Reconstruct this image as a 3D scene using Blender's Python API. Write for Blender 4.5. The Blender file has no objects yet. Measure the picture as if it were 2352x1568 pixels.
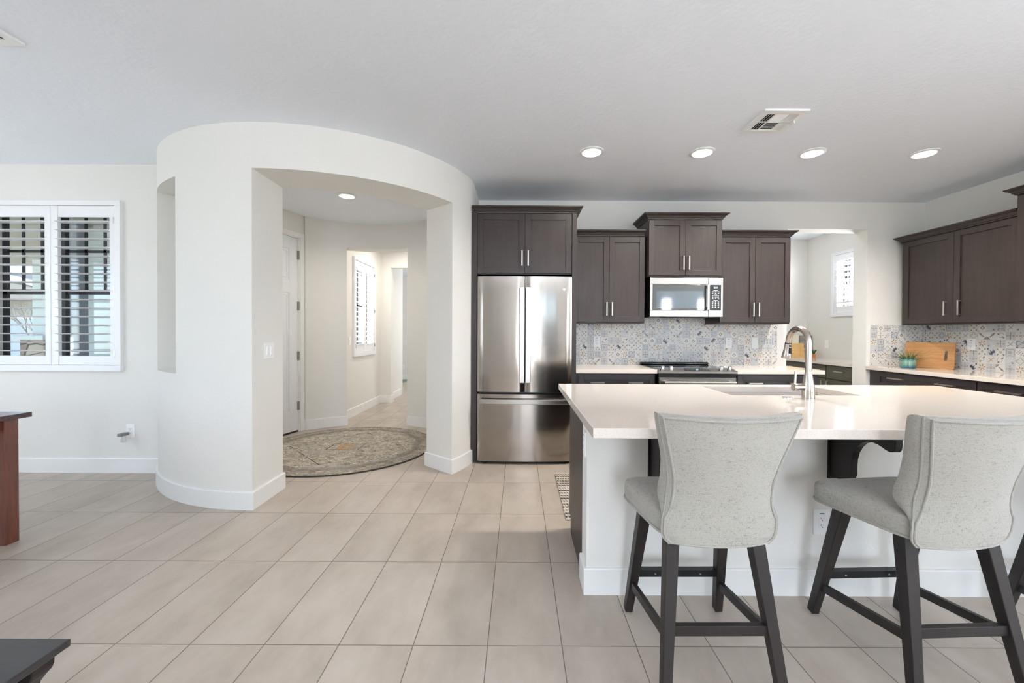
import bpy, math, random
from math import sin, cos, pi, radians, sqrt, atan2, degrees
from mathutils import Vector, Matrix

# ---------------------------------------------------------------- camera
SC = bpy.context.scene
COL = SC.collection
FPX, PPX, PPY = 942.47, 1191.72, 773.72            # in pixels of the 2352 x 1568 frame
YAW, PIT, ROL = radians(-0.0019), radians(0.6069), radians(0.2707)
EYE = Vector((0, 0, 1.267))
cam = bpy.data.cameras.new('camera')
cam.lens = FPX / 2352 * 36
cam.sensor_width = 36
cam.shift_x = (1176 - PPX) / 2352
cam.shift_y = (PPY - 784) / 2352
cam.clip_start = 0.02
fw = Vector((sin(YAW), cos(YAW), 0)); rt = Vector((cos(YAW), -sin(YAW), 0)); up = Vector((0, 0, 1))
f2 = fw * cos(PIT) - up * sin(PIT); u2 = up * cos(PIT) + fw * sin(PIT)
r3 = rt * cos(ROL) + u2 * sin(ROL); u3 = u2 * cos(ROL) - rt * sin(ROL)
co = bpy.data.objects.new('camera', cam); COL.objects.link(co)
co.matrix_world = Matrix(((r3.x, u3.x, -f2.x, EYE.x), (r3.y, u3.y, -f2.y, EYE.y), (r3.z, u3.z, -f2.z, EYE.z), (0, 0, 0, 1)))
SC.camera = co

# ---------------------------------------------------------------- world, exposure, lights
SC.view_settings.view_transform = 'Standard'
SC.view_settings.look = 'None'
SC.view_settings.gamma = 1
SC.view_settings.use_curve_mapping = False
SC.view_settings.exposure = 0.50
SC.cycles.use_denoising = True
SC.cycles.max_bounces = 10
SC.cycles.diffuse_bounces = 6
SC.cycles.glossy_bounces = 5
SC.cycles.sample_clamp_indirect = 6
SC.cycles.caustics_reflective = False
SC.cycles.caustics_refractive = False

W = bpy.data.worlds.new('sky'); SC.world = W
W.use_nodes = True
nt = W.node_tree; nt.nodes.clear()
wo = nt.nodes.new('ShaderNodeOutputWorld'); bg = nt.nodes.new('ShaderNodeBackground')
sk = nt.nodes.new('ShaderNodeTexSky'); sk.sky_type = 'HOSEK_WILKIE'
sk.sun_direction = Vector((-0.5, -0.45, 0.6)).normalized(); sk.turbidity = 2.6; sk.ground_albedo = 0.4
nt.links.new(sk.outputs[0], bg.inputs[0]); nt.links.new(bg.outputs[0], wo.inputs[0])
bg.inputs[1].default_value = 12.0

def area(name, loc, aim, w, h, power, col=(1, 1, 1), spread=180):
    l = bpy.data.lights.new(name, 'AREA'); l.shape = 'RECTANGLE'; l.size = w; l.size_y = h
    l.energy = power; l.color = col; l.spread = radians(spread)
    o = bpy.data.objects.new(name, l); COL.objects.link(o); o.location = loc
    o.rotation_euler = (Vector(aim) - Vector(loc)).to_track_quat('-Z', 'Y').to_euler()
    return o

def sun(name, direction, power, col, ang):
    l = bpy.data.lights.new(name, 'SUN'); l.energy = power; l.color = col; l.angle = radians(ang)
    o = bpy.data.objects.new(name, l); COL.objects.link(o); o.location = (0, 0, 8)
    o.rotation_euler = Vector(direction).to_track_quat('-Z', 'Y').to_euler()

sun('sun', (0.45, 0.62, -0.65), 7.0, (1.0, 0.96, 0.9), 0.6)     # lights the street outside only
# daylight through the windows behind the camera (the openings are built in the rear walls):
# the upward lights are added to brighten the ceiling, the side ones as fill
SKY, WASH = (0.865, 0.925, 1.0), (0.865, 0.925, 1.0)
area('daylight_slider', (0.40, -3.42, 1.40), (0.40, 0, 1.35), 1.05, 1.8, 80, SKY)
area('ceiling_wash_slider', (0.95, -3.35, .5), (0.95, -2.9, 2.7), 2.1, .9, 260, WASH, 112)  # added upward light to brighten the ceiling
area('daylight_rear_left', (-4.2, -3.42, 1.5), (-4.2, 0, 1.4), 2.3, 1.5, 6, SKY)
area('ceiling_wash_rear_left', (-4.2, -3.35, .9), (-4.2, -2.9, 3.1), 2.3, .6, 42, WASH, 112)  # unseen ceiling washer, put in for brightness
area('daylight_rear_right', (4.22, -3.42, 1.5), (3.4, 0, 1.4), .32, 1.5, 34, SKY)
area('daylight_rear_far_right', (5.25, -3.42, 1.5), (3.9, 0, 1.4), .32, 1.5, 34, SKY)
area('fill_side_right', (7.02, -1.0, 1.5), (0, .6, 1.3), 2.6, 1.6, 70, SKY)  # fill light, added with its window to lift the right side
area('ceiling_wash_side_right', (6.98, -1.0, .9), (6.1, -1.0, 3.1), 2.6, .6, 140, WASH, 112)  # added uplight for the ceiling on the right
area('fill_side_left', (-6.47, 0.8, 1.55), (0, 0.8, 1.5), 2.3, 1.5, 8, SKY)  # fill light, added with its window for the bright left ceiling
area('ceiling_wash_side_left', (-6.40, 0.8, .9), (-5.5, 0.8, 3.1), 2.3, .6, 34, WASH, 112)  # added uplight for the ceiling on the left
area('daylight_pantry', (4.66, 5.45, 1.97), (3.0, 5.45, 1.6), 0.8, 0.8, 60, (0.97, 0.985, 1.0))
area('daylight_hall', (-2.68, 6.6, 1.65), (0, 6.6, 1.5), 0.85, 1.4, 14, (1, 0.98, 0.95))
area('far_room_fill', (-0.6, 9.6, 2.0), (-3.0, 10.0, 1.0), 1.6, 1.6, 40, (0.93, 0.96, 1.0))  # unseen light added inside the far room, no window there

# ---------------------------------------------------------------- materials
def srgb(r, g, b):
    f = lambda c: ((c / 255) / 12.92) if c <= 10.3 else (((c / 255) + .055) / 1.055) ** 2.4
    return (f(r), f(g), f(b), 1)

class NT:
    """small helper for node trees"""
    def __init__(s, name):
        s.m = bpy.data.materials.new(name); s.m.use_nodes = True
        s.t = s.m.node_tree; s.b = s.t.nodes['Principled BSDF']
    def n(s, kind, **kw):
        nd = s.t.nodes.new(kind)
        for k, v in kw.items():
            if k.startswith('i_'):
                nd.inputs[k[2:].replace('_', ' ')].default_value = v
            else: setattr(nd, k, v)
        return nd
    def l(s, a, b): s.t.links.new(a, b)
    def math(s, op, a, b=None, c=None):
        nd = s.t.nodes.new('ShaderNodeMath'); nd.operation = op
        for i, v in enumerate((a, b, c)):
            if v is None: continue
            if isinstance(v, (int, float)): nd.inputs[i].default_value = v
            else: s.l(v, nd.inputs[i])
        return nd.outputs[0]
    def mix(s, f, a, b):
        nd = s.t.nodes.new('ShaderNodeMix'); nd.data_type = 'RGBA'
        for sock, v in ((nd.inputs[0], f), (nd.inputs[6], a), (nd.inputs[7], b)):
            if isinstance(v, (int, float)) or isinstance(v, tuple): sock.default_value = v
            else: s.l(v, sock)
        return nd.outputs[2]
    def coord(s, scale=(1, 1, 1), kind='Object'):
        tc = s.n('ShaderNodeTexCoord'); mp = s.n('ShaderNodeMapping'); mp.inputs['Scale'].default_value = scale
        s.l(tc.outputs[kind], mp.inputs[0]); return mp.outputs[0]
    def noise(s, vec, scale, detail=3, rough=.5, dist=0.0):
        nd = s.n('ShaderNodeTexNoise'); nd.inputs['Scale'].default_value = scale
        nd.inputs['Detail'].default_value = detail; nd.inputs['Roughness'].default_value = rough; nd.inputs['Distortion'].default_value = dist
        s.l(vec, nd.inputs['Vector']); return nd.outputs[0]
    def ramp(s, fac, stops):
        nd = s.n('ShaderNodeValToRGB'); e = nd.color_ramp.elements
        while len(e) < len(stops): e.new(0.5)
        for el, (p, c) in zip(e, stops): el.position = p; el.color = c
        s.l(fac, nd.inputs[0]); return nd.outputs[0]
    def bump(s, h, strength, dist=.002):
        nd = s.n('ShaderNodeBump'); nd.inputs['Strength'].default_value = strength; nd.inputs['Distance'].default_value = dist
        s.l(h, nd.inputs['Height']); s.l(nd.outputs[0], s.b.inputs['Normal'])

def plain(name, col, rough=.5, metal=0, spec=.5, emit=None, estr=0, coat=0, alpha=None):
    k = NT(name); b = k.b
    b.inputs['Base Color'].default_value = col; b.inputs['Roughness'].default_value = rough
    b.inputs['Metallic'].default_value = metal; b.inputs['Specular IOR Level'].default_value = spec
    b.inputs['Coat Weight'].default_value = coat
    if emit: b.inputs['Emission Color'].default_value = emit; b.inputs['Emission Strength'].default_value = estr
    return k.m

def painted(name, col, bump=.25, scale=55, rough=.85):
    k = NT(name); v = k.coord(); n1 = k.noise(v, scale, 3); n2 = k.noise(v, 2.2, 2)
    c2 = tuple(min(1, x * 1.03) for x in col[:3]) + (1,)
    k.l(k.mix(n2, col, c2), k.b.inputs['Base Color']); k.b.inputs['Roughness'].default_value = rough
    k.b.inputs['Specular IOR Level'].default_value = .25
    k.bump(n1, bump, .004); return k.m

def floor_tile():
    k = NT('floor_tile'); v = k.coord()
    sp = k.n('ShaderNodeSeparateXYZ'); k.l(v, sp.inputs[0])
    u = k.math('DIVIDE', k.math('SUBTRACT', sp.outputs[0], .1804), .3012)
    w = k.math('DIVIDE', k.math('SUBTRACT', sp.outputs[1], 3.455), .6024)
    def edge(x, size):
        f = k.math('FRACT', x); d = k.math('MINIMUM', f, k.math('SUBTRACT', 1.0, f))
        return k.math('MULTIPLY', d, size)
    d = k.math('MINIMUM', edge(u, .3012), edge(w, .6024))
    mr = k.n('ShaderNodeMapRange'); k.l(d, mr.inputs[0])
    mr.inputs[1].default_value = .0012; mr.inputs[2].default_value = .0026
    tile = mr.outputs[0]
    cb = k.n('ShaderNodeCombineXYZ'); k.l(k.math('FLOOR', u), cb.inputs[0]); k.l(k.math('FLOOR', w), cb.inputs[1])
    wn = k.n('ShaderNodeTexWhiteNoise'); k.l(cb.outputs[0], wn.inputs[0])
    off = k.n('ShaderNodeVectorMath', operation='SCALE'); k.l(wn.outputs[1], off.inputs[0]); off.inputs['Scale'].default_value = 7
    ad = k.n('ShaderNodeVectorMath', operation='ADD'); k.l(off.outputs[0], ad.inputs[0]); k.l(v, ad.inputs[1])
    mp = k.n('ShaderNodeMapping'); mp.inputs['Scale'].default_value = (1.5, .7, 1); k.l(ad.outputs[0], mp.inputs[0])
    cloud = k.noise(mp.outputs[0], 3.2, 5, .6); fine = k.noise(v, 260, 2)
    c = k.ramp(cloud, [(.28, srgb(164, 152, 139)), (.5, srgb(179, 167, 154)), (.74, srgb(192, 181, 169))])
    tone = k.math('ADD', .96, k.math('MULTIPLY', wn.outputs[0], .06))
    tone = k.math('MULTIPLY', tone, k.math('ADD', .96, k.math('MULTIPLY', fine, .08)))
    vm = k.n('ShaderNodeVectorMath', operation='SCALE'); k.l(c, vm.inputs[0]); k.l(tone, vm.inputs['Scale'])
    k.l(k.mix(tile, srgb(110, 99, 88), vm.outputs[0]), k.b.inputs['Base Color'])
    k.l(k.math('ADD', .62, k.math('MULTIPLY', tile, -.24)), k.b.inputs['Roughness'])
    k.b.inputs['Specular IOR Level'].default_value = .4
    k.bump(tile, .6, .0012); return k.m

def wood(name, dark, light, axis='z', rough=.38, scale=1.0, contrast=1.0, coat=0.0, spec=.5):
    k = NT(name)
    s = {'h': (2.2, 2.2, 30), 'z': (22, 22, 1.6), 'x': (1.6, 22, 22), 'y': (22, 1.6, 22)}[axis]
    v = k.coord(tuple(q * scale for q in s))
    g = k.noise(v, 2.0, 6, .62); v2 = k.coord((2.5, 2.5, 2.5)); bl = k.noise(v2, 2.0, 3)
    f = k.math('ADD', k.math('MULTIPLY', g, .7), k.math('MULTIPLY', bl, .3))
    a = .5 - .24 * contrast; b = .5 + .24 * contrast
    c = k.ramp(f, [(max(0, a), dark), (min(1, b), light)])
    k.l(c, k.b.inputs['Base Color']); k.b.inputs['Roughness'].default_value = rough
    k.b.inputs['Coat Weight'].default_value = coat; k.b.inputs['Coat Roughness'].default_value = .25
    k.b.inputs['Specular IOR Level'].default_value = spec
    k.bump(g, .12, .001); return k.m

def steel(name, col, rough=.22, brush='z', bump=.03, wav=0.0):
    k = NT(name)
    s = {'z': (300, 300, 3), 'x': (3, 300, 300)}[brush]
    v = k.coord(s); g = k.noise(v, 1.0, 2)
    k.b.inputs['Base Color'].default_value = col; k.b.inputs['Metallic'].default_value = 1
    k.l(k.math('ADD', rough - .04, k.math('MULTIPLY', g, .08)), k.b.inputs['Roughness'])
    h = k.math('MULTIPLY', g, bump)
    if wav:
        v2 = k.coord((9, 9, .9)); h = k.math('ADD', h, k.math('MULTIPLY', k.noise(v2, 1.0, 1), wav))
    k.bump(h, .6, .004); return k.m

def quartz(name, a, b, rough=.1):
    k = NT(name); v = k.coord(); n = k.noise(v, 320, 2, .7); n2 = k.noise(v, 3, 3)
    c = k.ramp(n, [(.3, a), (.62, b)])
    k.l(k.mix(k.math('MULTIPLY', n2, .25), c, b), k.b.inputs['Base Color'])
    k.b.inputs['Roughness'].default_value = rough; k.b.inputs['Specular IOR Level'].default_value = .5
    return k.m

def fabric(name, dark, light):
    k = NT(name)
    va = k.coord((70, 70, 520)); vb = k.coord((520, 520, 48)); vc = k.coord((1, 1, 1))
    na = k.noise(va, 1.0, 3, .6); nb = k.noise(vb, 1.0, 3, .6); nc = k.noise(vc, 350, 2); nd = k.noise(vc, 9, 3)
    f = k.math('ADD', k.math('MULTIPLY', k.math('ADD', na, nb), .38), k.math('MULTIPLY', k.math('ADD', nc, nd), .12))
    c = k.ramp(f, [(.36, dark), (.46, light), (.62, tuple(min(1, x * 1.14) for x in light[:3]) + (1,))])
    k.l(c, k.b.inputs['Base Color']); k.b.inputs['Roughness'].default_value = .95
    k.b.inputs['Specular IOR Level'].default_value = .15
    k.b.inputs['Sheen Weight'].default_value = .25; k.b.inputs['Sheen Roughness'].default_value = .5
    k.bump(f, .5, .0015); return k.m

def rug_material(cx, cy, R):
    k = NT('rug_pile'); v = k.coord()
    sp = k.n('ShaderNodeSeparateXYZ'); k.l(v, sp.inputs[0])
    dx = k.math('SUBTRACT', sp.outputs[0], cx); dy = k.math('SUBTRACT', sp.outputs[1], cy)
    r = k.math('DIVIDE', k.math('SQRT', k.math('ADD', k.math('MULTIPLY', dx, dx), k.math('MULTIPLY', dy, dy))), R)
    th = k.math('ARCTAN2', dy, dx)
    v1 = k.coord((12, 24, 1)); v2 = k.coord((3.2, 3.2, 1)); v3 = k.coord((40, 80, 1))
    n1 = k.noise(v1, 1.5, 6, .78, 1.6); n2 = k.noise(v2, 1.2, 4); n3 = k.noise(v3, 1.6, 4, .7, .8)
    base = k.ramp(n1, [(.36, srgb(92, 85, 78)), (.45, srgb(146, 137, 125)), (.52, srgb(188, 178, 163)), (.62, srgb(214, 206, 193))])
    # dark border band, wavering
    rr = k.math('ADD', r, k.math('MULTIPLY', k.math('SUBTRACT', n2, .5), .06))
    band = k.math('SUBTRACT', 1, k.math('MULTIPLY', k.math('ABSOLUTE', k.math('SUBTRACT', rr, .83)), 12), None)
    band = k.math('MAXIMUM', k.math('MINIMUM', band, 1), 0)
    outer = k.math('MAXIMUM', k.math('MINIMUM', k.math('MULTIPLY', k.math('SUBTRACT', rr, .86), 14), 1), 0)
    c = k.mix(k.math('MULTIPLY', band, .62), base, srgb(92, 87, 82))
    c = k.mix(k.math('MULTIPLY', outer, .35), c, srgb(112, 100, 88))
    # scrolling ornament: petals in polar waves
    pet = k.math('MULTIPLY', k.math('SINE', k.math('MULTIPLY', th, 12)), k.math('SINE', k.math('MULTIPLY', r, 34)))
    pm = k.math('MULTIPLY', k.math('GREATER_THAN', pet, .72), k.math('GREATER_THAN', n3, .5))
    c = k.mix(k.math('MULTIPLY', pm, .55), c, srgb(96, 88, 84))
    pm2 = k.math('MULTIPLY', k.math('LESS_THAN', pet, -.8), k.math('GREATER_THAN', n1, .52))
    c = k.mix(k.math('MULTIPLY', pm2, .6), c, srgb(222, 212, 192))
    # ochre centre medallion and worn green/blue blotches
    med = k.math('LESS_THAN', k.math('ABSOLUTE', k.math('SUBTRACT', k.math('ADD', r, k.math('MULTIPLY', k.math('SINE', k.math('MULTIPLY', th, 8)), .02)), .075)), .03)
    c = k.mix(k.math('MULTIPLY', med, .8), c, srgb(190, 146, 96))
    sq = k.math('MAXIMUM', k.math('ABSOLUTE', dx), k.math('MULTIPLY', k.math('ABSOLUTE', dy), 1.5))
    ln = k.math('MULTIPLY', k.math('LESS_THAN', k.math('ABSOLUTE', k.math('SUBTRACT', sq, .17)), .006), k.math('GREATER_THAN', n3, .42))
    dm = k.math('ADD', k.math('ABSOLUTE', dx), k.math('ABSOLUTE', dy))
    ln2 = k.math('MULTIPLY', k.math('LESS_THAN', k.math('ABSOLUTE', k.math('SUBTRACT', dm, .62)), .006), k.math('GREATER_THAN', n2, .46))
    c = k.mix(k.math('MAXIMUM', ln, ln2), c, srgb(62, 58, 62))
    gr = k.math('MULTIPLY', k.math('GREATER_THAN', n2, .56), .3)
    c = k.mix(gr, c, srgb(156, 154, 148))
    dk = k.math('MULTIPLY', k.math('GREATER_THAN', n3, .62), .75)
    c = k.mix(dk, c, srgb(92, 84, 78))
    k.l(c, k.b.inputs['Base Color']); k.b.inputs['Roughness'].default_value = 1; k.b.inputs['Specular IOR Level'].default_value = .1
    k.bump(n3, .6, .003); return k.m

def mat_runner():
    k = NT('runner_weave'); v = k.coord()
    sp = k.n('ShaderNodeSeparateXYZ'); k.l(v, sp.inputs[0])
    v2 = k.coord((70, 8, 1)); rown = k.noise(k.coord((.01, 14, 1)), 1.0, 1)
    row = k.math('SINE', k.math('MULTIPLY', sp.outputs[1], 2 * pi / .052))
    bead = k.math('SINE', k.math('ADD', k.math('MULTIPLY', sp.outputs[0], 2 * pi / .022), k.math('MULTIPLY', k.math('FLOOR', k.math('DIVIDE', sp.outputs[1], .026)), 2.1)))
    n = k.noise(v2, 1.0, 2)
    f = k.math('ADD', k.math('MULTIPLY', row, .28), k.math('ADD', k.math('MULTIPLY', bead, .2), k.math('MULTIPLY', n, .9)))
    f = k.math('ADD', f, k.math('MULTIPLY', k.math('SUBTRACT', rown, .5), .9))
    c = k.ramp(f, [(.12, srgb(78, 72, 66)), (.36, srgb(150, 141, 130)), (.62, srgb(206, 198, 186))])
    k.l(c, k.b.inputs['Base Color']); k.b.inputs['Roughness'].default_value = 1
    k.bump(bead, .7, .003); return k.m

M = {}
M['wall'] = painted('wall_paint', srgb(229, 227, 222), .18, 70)
M['ceil'] = painted('ceiling_paint', srgb(237, 241, 248), .5, 38)
M['trim'] = plain('trim_paint', srgb(238, 238, 236), .35)
M['shutter'] = plain('shutter_paint', srgb(240, 240, 242), .32)
M['door'] = plain('door_paint', srgb(232, 233, 235), .3)
M['floor'] = floor_tile()
M['cab'] = wood('espresso_cabinet', srgb(42, 34, 32), srgb(58, 49, 46), 'z', .42, 1, 1.0, .06, .35)
M['cabx'] = wood('espresso_cabinet_across', srgb(42, 34, 32), srgb(58, 49, 46), 'x', .42, 1, 1.0, .06, .35)
M['low'] = wood('espresso_base_cabinet', srgb(44, 38, 40), srgb(60, 52, 54), 'z', .36, 1, 1.0, .25)
M['dark'] = plain('gap_shade_and_part_black', srgb(22, 20, 19), .6)  # black of small parts, and shade painted into gaps
M['olive'] = plain('olive_cabinet', srgb(84, 80, 66), .4)
M['nickel'] = plain('brushed_nickel', srgb(205, 196, 184), .28, 1)
M['steel'] = steel('stainless_steel', srgb(158, 150, 142), .14, 'x', .004, .8)
M['steel2'] = plain('stainless_trim', srgb(172, 167, 161), .27, 1)
M['faucet'] = plain('spot_resist_nickel', srgb(188, 178, 168), .24, 1)
M['chrome'] = plain('chrome', srgb(222, 222, 222), .12, 1)
M['quartz'] = quartz('warm_white_quartz', srgb(208, 198, 188), srgb(224, 214, 205), .08)
M['fabric'] = fabric('oatmeal_linen', srgb(96, 93, 87), srgb(156, 152, 144))
M['piping'] = fabric('oatmeal_piping', srgb(104, 101, 95), srgb(152, 148, 140))
M['leg'] = wood('dark_walnut_leg', srgb(22, 18, 17), srgb(40, 33, 31), 'z', .45, 1.5, spec=.35)
M['metal_dark'] = plain('dark_bronze_metal', srgb(32, 35, 36), .35, .6)
M['glide'] = plain('clear_glide', srgb(200, 198, 192), .3)
M['plate'] = plain('white_plate', srgb(243, 243, 243), .28)
M['slot'] = plain('slot_black', srgb(38, 36, 36), .6)
M['blue'] = plain('blue_print', srgb(60, 120, 170), .5)
M['glass_black'] = plain('black_glass', srgb(16, 17, 19), .05, 0, .6)
M['mw_glass'] = plain('microwave_window_glass', srgb(24, 30, 35), .04, 0, 1.0, coat=1.0)
M['white_print'] = plain('white_print', srgb(215, 218, 222), .5)
M['lcd'] = plain('display_digits', srgb(190, 230, 250), .4, 0, .5, srgb(190, 235, 255), 1.6)
M['cherry'] = wood('cherry_wood', srgb(66, 30, 20), srgb(112, 60, 42), 'z', .3, 1.2, 1.0, .4)
M['cherry_top'] = wood('dark_cherry_top', srgb(40, 22, 20), srgb(70, 42, 36), 'x', .18, 1.0, 1.0, .6)
M['black_top'] = wood('black_stained_top', srgb(28, 27, 30), srgb(48, 45, 47), 'x', .3, 1.0, 1.0, .3)
M['bamboo'] = wood('bamboo_board', srgb(146, 98, 54), srgb(190, 142, 90), 'h', .5, 1.2, .9)
M['bamboo_y'] = wood('bamboo_board_pale', srgb(205, 160, 96), srgb(232, 192, 130), 'h', .5, .8, 1.1)
M['leaf'] = plain('leaf_green', srgb(52, 92, 44), .5)
M['leaf2'] = plain('leaf_green_pale', srgb(96, 128, 66), .5)
M['bronze'] = plain('bronze_window_frame', srgb(44, 44, 48), .5)
M['lamp_lens'] = plain('lamp_lens', srgb(255, 255, 252), .4, 0, .5, (1, .98, .94, 1), 9)
M['sweep'] = plain('door_sweep_rubber', srgb(34, 30, 28), .7)
M['hinge'] = plain('hinge_metal', srgb(140, 138, 134), .4, .8)
M['sink'] = plain('composite_sink', srgb(214, 203, 194), .22)

def glass():
    m = bpy.data.materials.new('window_glass'); m.use_nodes = True; t = m.node_tree; t.nodes.clear()
    o = t.nodes.new('ShaderNodeOutputMaterial'); mx = t.nodes.new('ShaderNodeMixShader')
    tr = t.nodes.new('ShaderNodeBsdfTransparent'); gl = t.nodes.new('ShaderNodeBsdfGlossy')
    gl.inputs['Roughness'].default_value = .01; tr.inputs[0].default_value = (.9, .95, .96, 1)
    mx.inputs[0].default_value = .06; t.links.new(tr.outputs[0], mx.inputs[1]); t.links.new(gl.outputs[0], mx.inputs[2])
    t.links.new(mx.outputs[0], o.inputs[0]); return m
M['glass'] = glass()

def glaze():
    k = NT('teal_glaze'); v = k.coord((1, 1, 1)); sp = k.n('ShaderNodeSeparateXYZ'); k.l(v, sp.inputs[0])
    n = k.noise(k.coord((14, 14, 8)), 1, 4)
    h = k.math('ADD', k.math('MULTIPLY', k.math('SUBTRACT', sp.outputs[2], .914), 9.0), k.math('MULTIPLY', k.math('SUBTRACT', n, .5), .5))
    c = k.ramp(h, [(.08, srgb(58, 100, 122)), (.3, srgb(110, 150, 130)), (.62, srgb(134, 170, 148)), (.8, srgb(78, 126, 138)), (.95, srgb(150, 180, 176))])
    k.l(c, k.b.inputs['Base Color']); k.b.inputs['Roughness'].default_value = .08; return k.m
M['glaze'] = glaze()
def marble():
    k = NT('grey_marble'); n = k.noise(k.coord((6, 6, 14)), 1.4, 6, .7)
    k.l(k.ramp(n, [(.35, srgb(110, 106, 100)), (.55, srgb(150, 146, 138)), (.7, srgb(176, 172, 165))]), k.b.inputs['Base Color'])
    k.b.inputs['Roughness'].default_value = .3; return k.m
M['marble'] = marble()
def stucco(name, col):
    k = NT(name); n = k.noise(k.coord(), 60, 4, .7)
    k.l(k.mix(n, tuple(c * .8 for c in col[:3]) + (1,), col), k.b.inputs['Base Color'])
    k.b.inputs['Roughness'].default_value = .95; k.bump(n, .7, .01); return k.m
M['stucco_grey'] = stucco('grey_stucco', srgb(186, 186, 196))
M['stucco_tan'] = stucco('tan_stucco', srgb(190, 180, 166))
M['stucco_white'] = stucco('white_stucco', srgb(222, 222, 220))
M['roof'] = stucco('grey_roof', srgb(138, 130, 124))
def stone():
    k = NT('stacked_stone'); v = k.coord((3.2, 3.2, 9)); vo = k.n('ShaderNodeTexVoronoi'); k.l(v, vo.inputs['Vector']); vo.inputs['Scale'].default_value = 1.0
    vo2 = k.n('ShaderNodeTexVoronoi', feature='DISTANCE_TO_EDGE'); k.l(v, vo2.inputs['Vector']); vo2.inputs['Scale'].default_value = 1.0
    c = k.mix(vo.outputs[1], srgb(140, 116, 100), srgb(186, 168, 150))
    e = k.math('GREATER_THAN', vo2.outputs[0], .05)
    k.l(k.mix(e, srgb(84, 74, 66), c), k.b.inputs['Base Color']); k.b.inputs['Roughness'].default_value = .9; k.bump(vo2.outputs[0], 1, .03); return k.m
M['stone'] = stone()
M['ground'] = stucco('pale_gravel', srgb(196, 184, 168))
M['ext_dark'] = plain('shaded_window_pane', srgb(70, 80, 92), .15)
M['green_rug'] = wood('green_patterned_rug', srgb(36, 48, 40), srgb(150, 168, 156), 'x', .95, .5, 1.2)
M['orange'] = plain('terracotta', srgb(196, 120, 62), .7)
M['cream'] = plain('cream_paper', srgb(236, 230, 208), .7)
M['grey_plastic'] = plain('grey_plastic', srgb(128, 130, 132), .5)
M['branch'] = plain('bare_branch', srgb(150, 132, 112), .9)

# tile palette for the backsplash
TP = [plain('tile_' + n, srgb(*c), r_) for n, c, r_ in (
    ('cream', (222, 219, 214), .3), ('pale_grey', (203, 204, 206), .3), ('light', (228, 226, 223), .3), ('ochre', (176, 142, 104), .3),
    ('taupe', (152, 142, 124), .3), ('navy', (76, 82, 94), .3), ('steel_grey', (130, 134, 140), .3), ('blue_grey', (156, 165, 176), .3),
    ('grout', (214, 212, 207), .8), ('black', (62, 61, 62), .3), ('brown', (160, 130, 100), .3), ('white_line', (236, 234, 230), .3))]

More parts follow.
